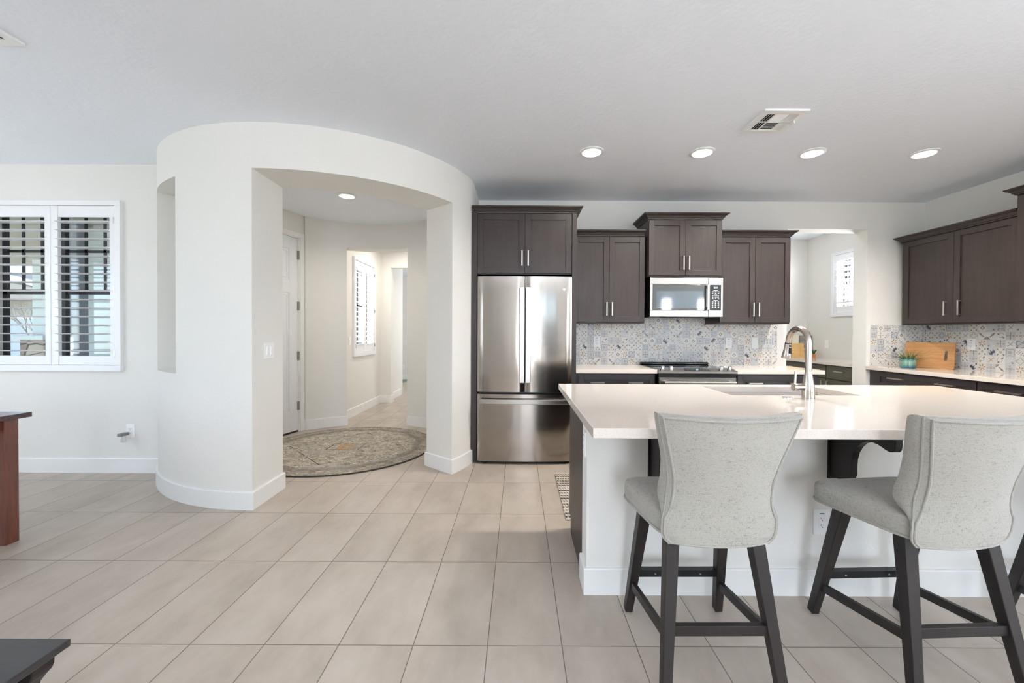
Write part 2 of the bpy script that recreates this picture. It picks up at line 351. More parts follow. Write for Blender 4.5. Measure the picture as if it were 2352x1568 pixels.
# ---------------------------------------------------------------- mesh builder
class MB:
    def __init__(s): s.v = []; s.f = []; s.m = []; s.sm = []
    def add(s, vs, fs, mi=0, smooth=False):
        o = len(s.v); s.v += [tuple(v) for v in vs]
        s.f += [tuple(i + o for i in f) for f in fs]; s.m += [mi] * len(fs); s.sm += [smooth] * len(fs); return s
    def box(s, x0, x1, y0, y1, z0, z1, mi=0):
        vs = [(x0, y0, z0), (x1, y0, z0), (x1, y1, z0), (x0, y1, z0), (x0, y0, z1), (x1, y0, z1), (x1, y1, z1), (x0, y1, z1)]
        return s.add(vs, [(0, 3, 2, 1), (4, 5, 6, 7), (0, 1, 5, 4), (1, 2, 6, 5), (2, 3, 7, 6), (3, 0, 4, 7)], mi)
    def fbox(s, F, u0, u1, z0, z1, n0, n1, mi=0):
        o, U, N = F; p = lambda u, z, n: (o[0] + U[0] * u + N[0] * n, o[1] + U[1] * u + N[1] * n, o[2] + z)
        vs = [p(u0, z0, n0), p(u1, z0, n0), p(u1, z0, n1), p(u0, z0, n1), p(u0, z1, n0), p(u1, z1, n0), p(u1, z1, n1), p(u0, z1, n1)]
        return s.add(vs, [(0, 3, 2, 1), (4, 5, 6, 7), (0, 1, 5, 4), (1, 2, 6, 5), (2, 3, 7, 6), (3, 0, 4, 7)], mi)
    def prism(s, poly, z0, z1, mi=0, smooth=False):
        n = len(poly)
        vs = [(x, y, z0) for x, y in poly] + [(x, y, z1) for x, y in poly]
        s.add(vs, [tuple(range(n - 1, -1, -1)), tuple(range(n, 2 * n))], mi)
        k = len(s.v) - 2 * n
        for i in range(n):
            j = (i + 1) % n; s.f.append((k + i, k + j, k + n + j, k + n + i)); s.m.append(mi); s.sm.append(smooth)
        return s
    def prism_axis(s, poly, a0, a1, axis='x', mi=0):
        """poly in the other two axes, extruded along axis ('x': (y,z), 'y': (x,z))"""
        n = len(poly)
        P = (lambda a, q: (a, q[0], q[1])) if axis == 'x' else (lambda a, q: (q[0], a, q[1]))
        vs = [P(a0, q) for q in poly] + [P(a1, q) for q in poly]
        fs = [tuple(range(n)), tuple(range(2 * n - 1, n - 1, -1))]
        for i in range(n): j = (i + 1) % n; fs.append((i, n + i, n + j, j))
        return s.add(vs, fs, mi)
    def lathe(s, prof, c=(0, 0, 0), n=32, mi=0, M4=None, caps=True):
        vs = []; k = len(prof)
        for i in range(n):
            a = 2 * pi * i / n
            for r, z in prof: vs.append(Vector((r * cos(a), r * sin(a), z)))
        fs = []
        for i in range(n):
            j = (i + 1) % n
            for q in range(k - 1): fs.append((i * k + q, j * k + q, j * k + q + 1, i * k + q + 1))
        if caps:
            if prof[0][0] > 1e-6: fs.append(tuple(i * k for i in range(n - 1, -1, -1)))
            if prof[-1][0] > 1e-6: fs.append(tuple(i * k + k - 1 for i in range(n)))
        if M4 is not None: vs = [M4 @ v for v in vs]
        vs = [(v[0] + c[0], v[1] + c[1], v[2] + c[2]) for v in vs]
        return s.add(vs, fs, mi, True)
    def tube(s, pts, r, n=10, mi=0, caps=True):
        pts = [Vector(p) for p in pts]; R = r if isinstance(r, (list, tuple)) else [r] * len(pts)
        vs = []; prev = None
        for i, p in enumerate(pts):
            d = (pts[min(i + 1, len(pts) - 1)] - pts[max(i - 1, 0)]).normalized()
            if prev is None:
                a = d.cross(Vector((0, 0, 1)));
                if a.length < .05: a = d.cross(Vector((0, 1, 0)))
                a.normalize()
            else: a = (prev - d * prev.dot(d)).normalized()
            prev = a; b = d.cross(a)
            for j in range(n):
                t = 2 * pi * j / n; vs.append(p + (a * cos(t) + b * sin(t)) * R[i])
        fs = []
        for i in range(len(pts) - 1):
            for j in range(n):
                k = (j + 1) % n; fs.append((i * n + j, i * n + k, (i + 1) * n + k, (i + 1) * n + j))
        if caps: fs.append(tuple(range(n - 1, -1, -1))); fs.append(tuple(range((len(pts) - 1) * n, len(pts) * n)))
        return s.add(vs, fs, mi, True)
    def bar(s, a, b, w, h, w2=None, h2=None, up=(0, 0, 1), mi=0, side=None):
        """square-section bar from a to b"""
        a = Vector(a); b = Vector(b); d = (b - a).normalized()
        sd = Vector(side) if side else d.cross(Vector(up)); sd = (sd - d * sd.dot(d)).normalized(); u = sd.cross(d)
        w2 = w2 or w; h2 = h2 or h
        vs = [a + sd * x * w / 2 + u * y * h / 2 for x, y in ((-1, -1), (1, -1), (1, 1), (-1, 1))] + \
             [b + sd * x * w2 / 2 + u * y * h2 / 2 for x, y in ((-1, -1), (1, -1), (1, 1), (-1, 1))]
        return s.add(vs, [(0, 1, 2, 3), (7, 6, 5, 4), (0, 4, 5, 1), (1, 5, 6, 2), (2, 6, 7, 3), (3, 7, 4, 0)], mi)
    def sweep(s, prof, path, side=1, mi=0, smooth=False, closed=False):
        """prof: list of (out, z); path: list of (x, y); side=+1 offsets to the left of travel"""
        n = len(path); k = len(prof); vs = []
        for i in range(n):
            p = Vector(path[i])
            def nrm(a, b): d = (Vector(b) - Vector(a)).normalized(); return Vector((-d.y, d.x)) * side
            if i == 0: m = nrm(path[0], path[1]); L = 1
            elif i == n - 1: m = nrm(path[-2], path[-1]); L = 1
            else:
                n1, n2 = nrm(path[i - 1], path[i]), nrm(path[i], path[i + 1]); m = (n1 + n2).normalized(); L = 1 / max(.35, m.dot(n1))
            for o, z in prof: q = p + m * o * L; vs.append((q.x, q.y, z))
        fs = []
        for i in range(n - 1):
            for j in range(k):
                q = (j + 1) % k; fs.append((i * k + j, (i + 1) * k + j, (i + 1) * k + q, i * k + q))
        fs.append(tuple(range(k))); fs.append(tuple(range((n - 1) * k + k - 1, (n - 1) * k - 1, -1)))
        return s.add(vs, fs, mi, smooth)
    def build(s, name, mat, parent=None, bevel=0, sub=0, flat=False, loc=None):
        me = bpy.data.meshes.new(name); me.from_pydata(s.v, [], s.f)
        mats = mat if isinstance(mat, (list, tuple)) else [mat]
        for q in mats: me.materials.append(q)
        me.polygons.foreach_set('material_index', s.m)
        me.polygons.foreach_set('use_smooth', s.sm)
        me.update()
        if any(s.sm):
            try: me.set_sharp_from_angle(angle=radians(38))
            except Exception: pass
        import bmesh
        b = bmesh.new(); b.from_mesh(me); bmesh.ops.recalc_face_normals(b, faces=b.faces); b.to_mesh(me); b.free()
        o = bpy.data.objects.new(name, me); COL.objects.link(o)
        if parent:
            o.parent = parent
            if parent.type == 'EMPTY': o.location = -Vector(ORG.get(parent.name, (0, 0, 0)))
        if bevel:
            mo = o.modifiers.new('edge', 'BEVEL'); mo.width = bevel; mo.segments = 2; mo.limit_method = 'ANGLE'; mo.angle_limit = radians(50)
        if sub:
            mo = o.modifiers.new('soft', 'SUBSURF'); mo.levels = sub; mo.render_levels = sub
        return o

ORG = {}
def thing(name, label, cat, loc=(0, 0, 0), group=None):
    o = bpy.data.objects.new(name, None); COL.objects.link(o); o.empty_display_size = .1
    o.location = loc; ORG[o.name] = tuple(loc); o['label'] = label; o['category'] = cat
    if group: o['group'] = group
    return o
def tag(o, label, cat, group=None, kind=None):
    o['label'] = label; o['category'] = cat
    if group: o['group'] = group
    if kind: o['kind'] = kind
    return o
def struct(o, label=None):
    o['kind'] = 'structure'
    if label: o['label'] = label
    return o
def dup(root, loc, rotz=None, label=None):
    def cp(o, par):
        c = o.copy(); COL.objects.link(c)
        if par: c.parent = par
        for ch in o.children: cp(ch, c)
        return c
    r = cp(root, None); r.location = loc; ORG[r.name] = ORG.get(root.name, (0, 0, 0))
    if rotz is not None: r.rotation_euler = (0, 0, rotz)
    if label: r['label'] = label
    return r
def text(name, body, size, F, u, z, n, mat, parent, ext=.0004):
    """flat lettering on a vertical face; F = (origin, U, N)"""
    c = bpy.data.curves.new(name, 'FONT'); c.body = body; c.size = size; c.extrude = ext; c.align_x = 'CENTER'; c.align_y = 'CENTER'
    c.materials.append(mat); tmp = bpy.data.objects.new(name + '_curve', c)
    me = bpy.data.meshes.new_from_object(tmp); bpy.data.objects.remove(tmp); me.name = name
    o = bpy.data.objects.new(name, me); COL.objects.link(o)
    org, U, N = F; U = Vector((U[0], U[1], 0)); N = Vector((N[0], N[1], 0)); Z = Vector((0, 0, 1))
    p = Vector((org[0], org[1], org[2])) + U * u + Z * z + N * n
    L = Vector(ORG.get(parent.name, (0, 0, 0))) if parent.type == 'EMPTY' else Vector((0, 0, 0))
    o.parent = parent
    o.matrix_local = Matrix(((U.x, Z.x, N.x, p.x - L.x), (U.y, Z.y, N.y, p.y - L.y), (U.z, Z.z, N.z, p.z - L.z), (0, 0, 0, 1)))
    return o

CEIL = 2.743
def arc(c, r, a0, a1, step=3):
    n = max(1, int(abs(a1 - a0) / step + .5))
    return [(c[0] + r * cos(radians(a0 + (a1 - a0) * i / n)), c[1] + r * sin(radians(a0 + (a1 - a0) * i / n))) for i in range(n + 1)]

# ---------------------------------------------------------------- the shell of the rooms
struct(MB().box(-6.7, 7.3, -3.7, 11.2, -.1, 0).build('floor', M['floor']))
c = MB().box(-6.7, 7.3, -3.7, 3.82, CEIL, CEIL + .12).box(-3.42, 4.75, 3.82, 8.3, CEIL, CEIL + .12).box(-5.2, 1.6, 8.3, 11.2, CEIL, CEIL + .12)
struct(c.build('ceiling', M['ceil']))

# left wall with the shuttered window
WX0, WX1, WZ0, WZ1 = -4.76, -3.575, .955, 2.37
w = MB().box(-6.6, WX0, 3.66, 3.82, 0, CEIL).box(WX1, -3.10, 3.66, 3.82, 0, CEIL)
w.box(WX0, WX1, 3.66, 3.82, 0, WZ0).box(WX0, WX1, 3.66, 3.82, WZ1, CEIL)
struct(w.build('wall_left', M['wall']))

# the round foyer: outer face on one circle, inner face on another
CO, RO, CI, RI = (-1.89, 4.39), 1.484, (-1.89, 4.47), 1.165
TOPO = 2.42
rw = MB()
innL = arc(CI, RI, -157, -90.6)
outL_full = arc(CO, RO, -90, -152)
rw.prism(outL_full + [(-3.22, 3.9)] + innL, 0, .95, smooth=True)
NR, NRb, NLb, NLf = (-2.566, 3.068), (-2.386, 3.308), (-2.87, 3.635), (-3.017, 3.424)
midp = arc(CO, RO, -90, -117.1) + [NRb, NLb] + arc(CO, RO, -139.4, -152) + [(-3.22, 3.9)] + innL
rw.prism(midp, .95, TOPO, smooth=True)
rw.prism(outL_full + [(-3.22, 3.9)] + innL, TOPO, CEIL, smooth=True)
# header over the opening
rw.prism(arc(CO, RO, -90, -29.3) + arc(CI, RI, -29.4, -90.6), TOPO, CEIL, smooth=True)
# right-hand pier running into the back wall
rw.prism(arc(CO, RO, -29.3, -14.4, 2.5) + [(-.452, 4.79), (-.452, 5.05)] + arc(CI, RI, 27, -29.4), 0, CEIL, smooth=True)
# far side of the ring with the opening to the hall
RB = 1.37
rw.prism(arc(CI, RB, 27, 71.3) + arc(CI, RI, 71.3, 27), 0, CEIL, smooth=True)
rw.prism(arc(CI, RB, 71.3, 112) + arc(CI, RI, 112, 71.3), 2.40, CEIL, smooth=True)
rw.prism(arc(CI, RB, 112, 137) + arc(CI, RI, 137, 112), 0, CEIL, smooth=True)
rw.prism(arc(CI, RB, 192.5, 206) + arc(CI, RI, 206, 192.5), 0, CEIL, smooth=True)
rw.prism([(-3.22, 3.9), (-3.1, 3.82), (-3.0, 3.95), (-3.12, 4.0)], 0, CEIL)
# flat piece that holds the front door
DA = (-2.765, 5.275); dd = Vector((-.25, -.968)).normalized(); DN = (-dd.y, dd.x); DF = ((DA[0], DA[1], 0), (dd.x, dd.y), (DN[0], DN[1]))
DT = 2.455
rw.fbox(DF, -.02, .07, 0, CEIL, -.18, 0); rw.fbox(DF, .07, .985, DT, CEIL, -.18, 0); rw.fbox(DF, .985, 1.10, 0, CEIL, -.18, 0)
struct(rw.build('wall_rotunda', M['wall']))

# back wall of the kitchen with the pantry doorway
w = MB().box(-.452, 3.0, 4.6, 4.79, 0, CEIL).box(3.0, 3.894, 4.6, 4.79, 2.44, CEIL).box(3.894, 4.53, 4.6, 4.79, 0, CEIL)
struct(w.build('wall_back', M['wall']))
# right wall, running on into the pantry with a window hole
w = MB().box(4.53, 4.70, 1.3, 5.02, 0, CEIL).box(4.53, 4.70, 5.02, 5.88, 0, 1.57).box(4.53, 4.70, 5.02, 5.88, 2.375, CEIL).box(4.53, 4.70, 5.88, 6.62, 0, CEIL)
struct(w.build('wall_right', M['wall']))
struct(MB().box(2.1, 4.53, 6.46, 6.62, 0, CEIL).box(1.95, 2.1, 4.79, 6.62, 0, CEIL).build('wall_pantry', M['wall']))
# hall beyond the foyer
w = MB().box(-2.65, -2.49, 5.6, 6.2, 0, CEIL).box(-2.65, -2.49, 6.2, 7.02, 0, .96).box(-2.65, -2.49, 6.2, 7.02, 2.34, CEIL).box(-2.65, -2.49, 7.02, 7.52, 0, CEIL)
struct(w.build('wall_hall_left', M['wall']))
w = MB().box(-2.49, -2.305, 7.37, 7.52, 0, CEIL).box(-2.305, -1.0, 7.37, 7.52, 2.42, CEIL).box(-2.49, -2.38, 7.52, 8.25, 0, CEIL)
struct(w.build('wall_hall_far', M['wall']))
struct(MB().box(-1.0, -.85, 5.65, 8.3, 0, CEIL).build('wall_hall_right', M['wall']))
w = MB().box(-5.2, -2.38, 8.25, 8.4, 0, CEIL).box(-5.2, -5.05, 8.3, 11.1, 0, CEIL).box(-5.2, 1.6, 11.0, 11.15, 0, CEIL).box(1.45, 1.6, 8.3, 11.1, 0, CEIL).box(-1.0, 1.6, 8.25, 8.4, 0, CEIL)
struct(w.build('wall_far_room', M['wall']))
# the living side of the room, behind and beside the camera
w = MB()
xs = [(-6.6, -5.4, 0), (-5.4, -3.0, 1), (-3.0, -.15, 0), (-.15, 2.05, 2), (2.05, 4.04, 0), (4.04, 4.40, 1), (4.40, 5.07, 0), (5.07, 5.43, 1), (5.43, 7.2, 0)]
for a, b, k in xs:
    if k == 0: w.box(a, b, -3.6, -3.4, 0, CEIL)
    elif k == 1: w.box(a, b, -3.6, -3.4, 0, .7); w.box(a, b, -3.6, -3.4, 2.3, CEIL)
    else: w.box(a, b, -3.6, -3.4, 2.4, CEIL)
struct(w.build('wall_rear', M['wall']))
w = MB().box(-6.65, -6.45, -3.6, -.4, 0, CEIL).box(-6.65, -6.45, -.4, 2.0, 0, .8).box(-6.65, -6.45, -.4, 2.0, 2.3, CEIL).box(-6.65, -6.45, 2.0, 3.82, 0, CEIL)
struct(w.build('wall_side_left', M['wall']))  # window opening added to go with the left fill light
struct(MB().box(4.53, 7.2, 1.15, 1.3, 0, CEIL).box(7.05, 7.2, -3.6, -2.3, 0, CEIL).box(7.05, 7.2, -2.3, .3, 0, .65).box(7.05, 7.2, -2.3, .3, 2.35, CEIL).box(7.05, 7.2, .3, 1.3, 0, CEIL).build('wall_side_right', M['wall']))  # window opening added for the right side fill light
# glazing bars of the rear openings (they show in the steel doors)
g = MB()
for x, w_ in ((-.12, .05), (.55, .04), (.95, .10), (1.42, .05), (2.0, .05)): g.box(x - w_, x + w_, -3.4, -3.36, 0, 2.4)
g.box(-.15, 2.05, -3.4, -3.36, 2.33, 2.4)
struct(g.build('window_3', M['bronze']))
g = MB()
for x0, x1 in ((4.04, 4.40), (5.07, 5.43), (-5.4, -3.0)):
    g.box(x0, x0 + .06, -3.4, -3.36, .7, 2.3); g.box(x1 - .06, x1, -3.4, -3.36, .7, 2.3)
    xm = (x0 + x1) / 2; w_ = .06 if x1 - x0 > 1 else .0001; g.box(xm - w_, xm + w_, -3.4, -3.36, .7, 2.3)
    for i in range(13):
        z = .78 + i * .118; g.bar((x0, -3.36, z), (x1, -3.36, z), .085, .012, up=(0, -.5, .85))
struct(g.build('window_4', M['shutter']))

# baseboards
BB = [(0, 0), (.014, 0), (.014, .122), (.011, .128), (0, .128)]
def baseb(name, path, side=1):
    return struct(MB().sweep(BB, path, side, smooth=False).build(name, M['trim']))
baseb('baseboard_left', [(-6.45, 3.66), (-3.16, 3.66)], -1)
JL = [(-1.895, 3.305)]
baseb('baseboard_rotunda', arc(CO, RO, -152, -90, 2) + arc(CI, RI, -90.6, -157, 2), -1)
baseb('baseboard_pier', [p for p in arc(CI, RI, 71.3, -29.4, 3)] + arc(CO, RO, -29.3, -14.4, 2), -1)
baseb('baseboard_foyer', [(DA[0] + .0, DA[1] + .0)] + arc(CI, RI, 136, 112, 3) + arc(CI, RB, 112, 112, 3)[:1] , -1)
baseb('baseboard_hall', [(-2.49, 5.72), (-2.49, 7.37), (-2.305, 7.37), (-2.305, 7.52), (-2.38, 7.52), (-2.38, 8.25)], -1)
baseb('baseboard_far_room', [(-5.0, 11.0), (1.4, 11.0)], -1)
baseb('baseboard_back', [(3.894, 4.79), (3.894, 4.6), (3.93, 4.6)], -1)

# ---------------------------------------------------------------- shutters and windows
def shutter(name, label, F, u0, u1, z0, z1, splits, tilt=0, group=None, dirn=1, fr=.055, rails=(.10, .08), st=.048, first=None, hinges=True, tops=.0765):
    """F: (origin, U, N) with N into the room; splits: list of (ua, ub) panels"""
    org, U, N = F
    t = thing(name, label, 'shutter', (org[0] + U[0] * u0, org[1] + U[1] * u0, org[2] + z0), group)
    b = MB(); d0, d1 = -.03, .028
    b.fbox(F, u0, u1, z1 - .042, z1, d0, d1).fbox(F, u0, u1, z0, z0 + .055, d0, d1)
    b.fbox(F, u0, u0 + fr, z0 + .055, z1 - .042, d0, d1).fbox(F, u1 - fr, u1, z0 + .055, z1 - .042, d0, d1)
    b.build('shutter_frame', M['shutter'], t, bevel=.003)
    for (ua, ub) in splits:
        p = MB(); za, zb = z0 + .058, z1 - .045; e0, e1 = -.012, .017
        p.fbox(F, ua, ua + st, za, zb, e0, e1).fbox(F, ub - st, ub, za, zb, e0, e1)
        p.fbox(F, ua + st, ub - st, zb - rails[0], zb, e0, e1 - .004).fbox(F, ua + st, ub - st, za, za + rails[1], e0, e1 - .004)
        po = p.build('shutter_panel', M['shutter'], t, bevel=.002)
        la, lb = za + rails[1] + .004, zb - rails[0] - .004
        n = int((lb - la) / tops + .5); sp = (lb - la) / n
        for i in range(n):
            zc = la + sp * (i + .5); l = MB()
            prof = []
            for q in range(10):
                a = 2 * pi * q / 10; x = .043 * cos(a); y = .0055 * sin(a); ct, sn = cos(radians(tilt)), sin(radians(tilt))
                prof.append((x * ct - y * sn, x * sn + y * ct))
            vs = []
            for uu in (ua + st - .004, ub - st + .004):
                for (nx, zz) in prof:
                    vs.append((org[0] + U[0] * uu + N[0] * (nx + .002), org[1] + U[1] * uu + N[1] * (nx + .002), org[2] + zc + zz))
            fs = [tuple(range(10)), tuple(range(19, 9, -1))] + [(q, 10 + q, 10 + (q + 1) % 10, (q + 1) % 10) for q in range(10)]
            l.add(vs, fs, 0, True); l.build('louver', M['shutter'], po)
        if hinges:
            uh = ub if (ua + ub) / 2 > (u0 + u1) / 2 else ua
            for zz in (zb - .13, (za + zb) / 2 - .03, za + .1):
                MB().fbox(F, uh - .006, uh + .006, zz - .028, zz + .028, .017, .029).build('hinge', M['steel2'], t)
    return t
FL = ((0, 3.66, 0), (1, 0), (0, -1))
shutter('plantation_shutter', 'white plantation shutter with open louvers on the wide window left of the round foyer', FL, -4.83, -3.527, .905, 2.418,
        [(-4.775, -4.157), (-4.137, -3.583)], tilt=3)
MB().fbox(FL, -4.157, -4.137, .96, 2.375, -.02, .012).build('center_post', M['shutter'], bpy.data.objects['plantation_shutter'])
FP = ((4.53, 0, 0), (0, -1), (-1, 0))
shutter('plantation_shutter', 'small white plantation shutter glowing on the pantry window', FP, -5.94, -4.98, 1.515, 2.43, [(-5.885, -5.035)], tilt=22, rails=(.09, .085))
FH = ((-2.49, 0, 0), (0, 1), (1, 0))
shutter('plantation_shutter', 'tall narrow white plantation shutter on the hall wall beyond the foyer', FH, 6.145, 7.075, .89, 2.40, [(6.20, 6.606), (6.612, 7.02)], tilt=-18, rails=(.13, .13))

# window behind the left shutter: bronze frame, grids in the upper sashes, glass
wn = MB()
Y0, Y1 = 3.785, 3.81
wn.box(WX0, WX1, Y0, Y1, WZ0, WZ0 + .045).box(WX0, WX1, Y0, Y1, WZ1 - .045, WZ1).box(WX0, WX0 + .04, Y0, Y1, WZ0, WZ1).box(WX1 - .04, WX1, Y0, Y1, WZ0, WZ1)
wn.box(-4.222, -4.168, Y0 - .012, Y1, WZ0, WZ1).box(WX0, WX1, Y0, Y1, 1.60, 1.645)
for x in (-4.58, -4.405, -4.00, -3.825): wn.box(x - .012, x + .012, Y0 + .01, Y1 - .005, 1.62, WZ1)
wn.box(WX0, WX1, Y0 + .01, Y1 - .005, 1.985, 2.008)
wo_ = struct(wn.build('window_1', M['bronze']))
MB().box(WX0, WX1, 3.796, 3.799, WZ0, WZ1).build('glass_pane', M['glass'], wo_)
wn = MB()
for a, b in ((5.02, 5.88),):
    wn.box(4.64, 4.67, a, b, 1.57, 1.60).box(4.64, 4.67, a, b, 2.345, 2.375).box(4.64, 4.67, a, a + .03, 1.57, 2.375).box(4.64, 4.67, b - .03, b, 1.57, 2.375).box(4.64, 4.67, 5.79, 5.81, 1.57, 2.375)
wo_ = struct(wn.build('window_2', M['bronze']))
wn = MB().box(-2.63, -2.60, 6.2, 7.02, 1.66, 1.70).box(-2.63, -2.60, 6.58, 6.64, .96, 2.34).box(-2.63, -2.60, 6.2, 6.23, .96, 2.34).box(-2.63, -2.60, 6.99, 7.02, .96, 2.34)
struct(wn.build('window_5', M['bronze']))

# ---------------------------------------------------------------- front door
dr = MB()
u0, u1 = .086, .968
st_ = .125
def panel(mb, ua, ub, za, zb):
    mb.fbox(DF, ua, ub, za, zb, -.055, -.022)
    for k, (o, n) in enumerate(((0, -.0135), (.032, -.0135))):
        a, b, c_, d = ua + o, ub - o, za + o, zb - o; wd = .012
        mb.fbox(DF, a, b, c_, c_ + wd, -.03, n).fbox(DF, a, b, d - wd, d, -.03, n).fbox(DF, a, a + wd, c_, d, -.03, n).fbox(DF, b - wd, b, c_, d, -.03, n)
dr.fbox(DF, u0, u0 + st_, .02, 2.44, -.055, -.012).fbox(DF, u1 - st_, u1, .02, 2.44, -.055, -.012)
mid_ = (u0 + u1) / 2
for za, zb in ((.02, .27), (1.76, 1.90), (2.30, 2.44)): dr.fbox(DF, u0 + st_, u1 - st_, za, zb, -.055, -.012)
dr.fbox(DF, mid_ - .06, mid_ + .06, .27, 2.30, -.055, -.0125)
for ua, ub in ((u0 + st_, mid_ - .06), (mid_ + .06, u1 - st_)):
    panel(dr, ua, ub, .27, 1.76); panel(dr, ua, ub, 1.90, 2.30)
do = struct(dr.build('door_1', M['door'], bevel=.0015), 'white paneled front door standing closed in the round foyer')
fr = MB()
fr.fbox(DF, .0, .066, 0, DT + .055, -.02, .016).fbox(DF, .985, 1.05, 0, DT + .055, -.02, .016).fbox(DF, .066, .985, DT - .004, DT + .055, -.02, .016)
fr.fbox(DF, .066, .083, 0, DT, -.09, 0).fbox(DF, .971, .985, 0, DT, -.09, 0).fbox(DF, .066, .985, DT - .012, DT, -.09, 0)
struct(fr.build('trim_1', M['trim'], bevel=.003))
for z in (2.23, 1.59, .96, .33): MB().fbox(DF, .074, .096, z - .055, z + .055, -.016, .004).build('door_hinge', M['hinge'], do)
MB().fbox(DF, u0, u1, .0, .02, -.06, -.008).build('door_sweep', M['sweep'], do)
MB().fbox(DF, u0, u1, 0, .012, -.16, -.06).build('threshold', M['sweep'], do)

# ---------------------------------------------------------------- lamps and vents in the ceilings
def downlight(x, y, label, r=.098, power=15):
    t = thing('recessed_light', label, 'ceiling light', (x, y, CEIL), 'round recessed ceiling lights')
    MB().lathe([(r - .022, CEIL - .012), (r, CEIL - .005), (r, CEIL + .001), (r - .022, CEIL + .001), (r - .022, CEIL - .012)], (x, y, 0), 40, caps=False).build('trim_ring', M['trim'], t)
    MB().lathe([(0, CEIL - .0085), (r - .024, CEIL - .0085), (r - .022, CEIL - .002), (0, CEIL - .002)], (x, y, 0), 40, caps=False).build('lens', M['lamp_lens'], t)
    l = bpy.data.lights.new('recessed_light_lamp', 'AREA'); l.shape = 'DISK'; l.size = .13; l.energy = power; l.color = (1, .93, .84); l.spread = radians(150)
    o = bpy.data.objects.new('recessed_light_lamp', l); COL.objects.link(o); o.parent = t; o.location = (0, 0, -.02)
    return t
for x, lb in ((.585, 'round recessed ceiling light nearest the refrigerator cabinet, first in the row of four'),
              (1.485, 'round recessed ceiling light in front of the microwave cabinet'),
              (2.38, 'round recessed ceiling light just beyond the ceiling vent, third in the row of four'),
              (3.293, 'round recessed ceiling light nearest the right-hand wall cabinets')):
    downlight(x, 3.357, lb, power=6 if x < 1 else 20)
downlight(-1.87, 4.46, 'lone round recessed ceiling light inside the round foyer', power=7)
l_ = area('hall_fill', (-1.75, 6.7, 2.70), (-1.75, 6.7, 0), .3, .3, 12, (1, .93, .84))  # unseen light added to brighten the hall

def vent(x0, x1, y0, y1, label, full=True):
    z = CEIL; t = thing('ceiling_vent', label, 'vent', ((x0 + x1) / 2, (y0 + y1) / 2, z), 'ceiling air vents')
    b = MB().box(x0, x1, y0, y0 + .045, z - .012, z + .001).box(x0, x1, y1 - .045, y1, z - .012, z + .001).box(x0, x0 + .045, y0 + .045, y1 - .045, z - .012, z + .001).box(x1 - .045, x1, y0 + .045, y1 - .045, z - .012, z + .001)
    b.box(x0 + .045, x1 - .045, (y0 + y1) / 2 - .005, (y0 + y1) / 2 + .005, z - .010, z)
    b.build('vent_frame', M['trim'], t, bevel=.0015)
    MB().box(x0 + .02, x1 - .02, y0 + .02, y1 - .02, z - .004, z).build('duct_shade_sheet', M['dark'], t)  # black sheet stands in for the shade inside the duct
    s = MB(); xa, xb, ya, yb = x0 + .045, x1 - .045, y0 + .045, y1 - .045; ym = (ya + yb) / 2; wd = (xb - xa)
    c0, c1 = xa + wd * .27, xb - wd * .27
    for (p, q) in ((ya, ym - .005), (ym + .005, yb)):
        for k in range(3):
            xx = xa + .004 + k * (c0 - xa) / 3; s.bar((xx + .013, p, z - .007), (xx + .013, q, z - .007), .0125, .0015, up=(-.6, 0, .8))
            xx = c1 + .004 + k * (xb - c1) / 3; s.bar((xx + .008, p, z - .007), (xx + .008, q, z - .007), .0235, .0015, up=(.5, 0, .85))
    for k in range(6):
        yy = ya + .010 + k * (ym - ya) / 6; s.bar((c0, yy, z - .007), (c1, yy, z - .007), .010, .0015, up=(0, .6, .8))
        yy = ym + .010 + k * (yb - ym) / 6; s.bar((c0, yy, z - .007), (c1, yy, z - .007), .0165, .0015, up=(0, -.5, .85))
    s.box(c0 - .003, c0 + .003, ya, yb, z - .011, z).box(c1 - .003, c1 + .003, ya, yb, z - .011, z)
    s.build('vent_slats', M['trim'], t)
    MB().box(x1 - .03, x1 - .022, (y0 + y1) / 2 - .03, (y0 + y1) / 2, z - .03, z - .01).build('damper_lever', M['trim'], t)
    return t
vent(1.61, 1.91, 2.71, 3.015, 'square white ceiling vent over the kitchen in front of the recessed lights')
vent(-3.0, -2.55, 1.72, 2.13, 'white ceiling vent at the edge of the room, cut off by the picture edge')

# ---------------------------------------------------------------- cabinets
def pull(F, u, z, L, vertical, parent, n=.0, mat=None):
    b = MB(); w = .006
    if vertical:
        b.fbox(F, u - w, u + w, z - L / 2, z + L / 2, n + .024, n + .033)
        for s in (-1, 1): b.fbox(F, u - w, u + w, z + s * (L / 2 - .006) - .006, z + s * (L / 2 - .006) + .006, n, n + .024)
    else:
        b.fbox(F, u - L / 2, u + L / 2, z - w, z + w, n + .024, n + .033)
        for s in (-1, 1): b.fbox(F, u + s * (L / 2 - .006) - .006, u + s * (L / 2 - .006) + .006, z - w, z + w, n, n + .024)
    return b.build('handle', mat or M['nickel'], parent, bevel=.001)

def door(F, u0, u1, z0, z1, parent, mat, matx=None, name='door', st=.055, rec=.0115):
    u0 += .0018; u1 -= .0018; z0 += .0018; z1 -= .0018; r = min(st, (z1 - z0) * .34)
    b = MB()
    b.fbox(F, u0, u0 + st, z0, z1, -.019, 0).fbox(F, u1 - st, u1, z0, z1, -.019, 0)
    b.fbox(F, u0 + st, u1 - st, z0, z0 + r, -.019, 0, 1).fbox(F, u0 + st, u1 - st, z1 - r, z1, -.019, 0, 1)
    b.fbox(F, u0 + st - .002, u1 - st + .002, z0 + r - .002, z1 - r + .002, -.019, -rec)
    return b.build(name, [mat, matx or mat], parent, bevel=.0016)

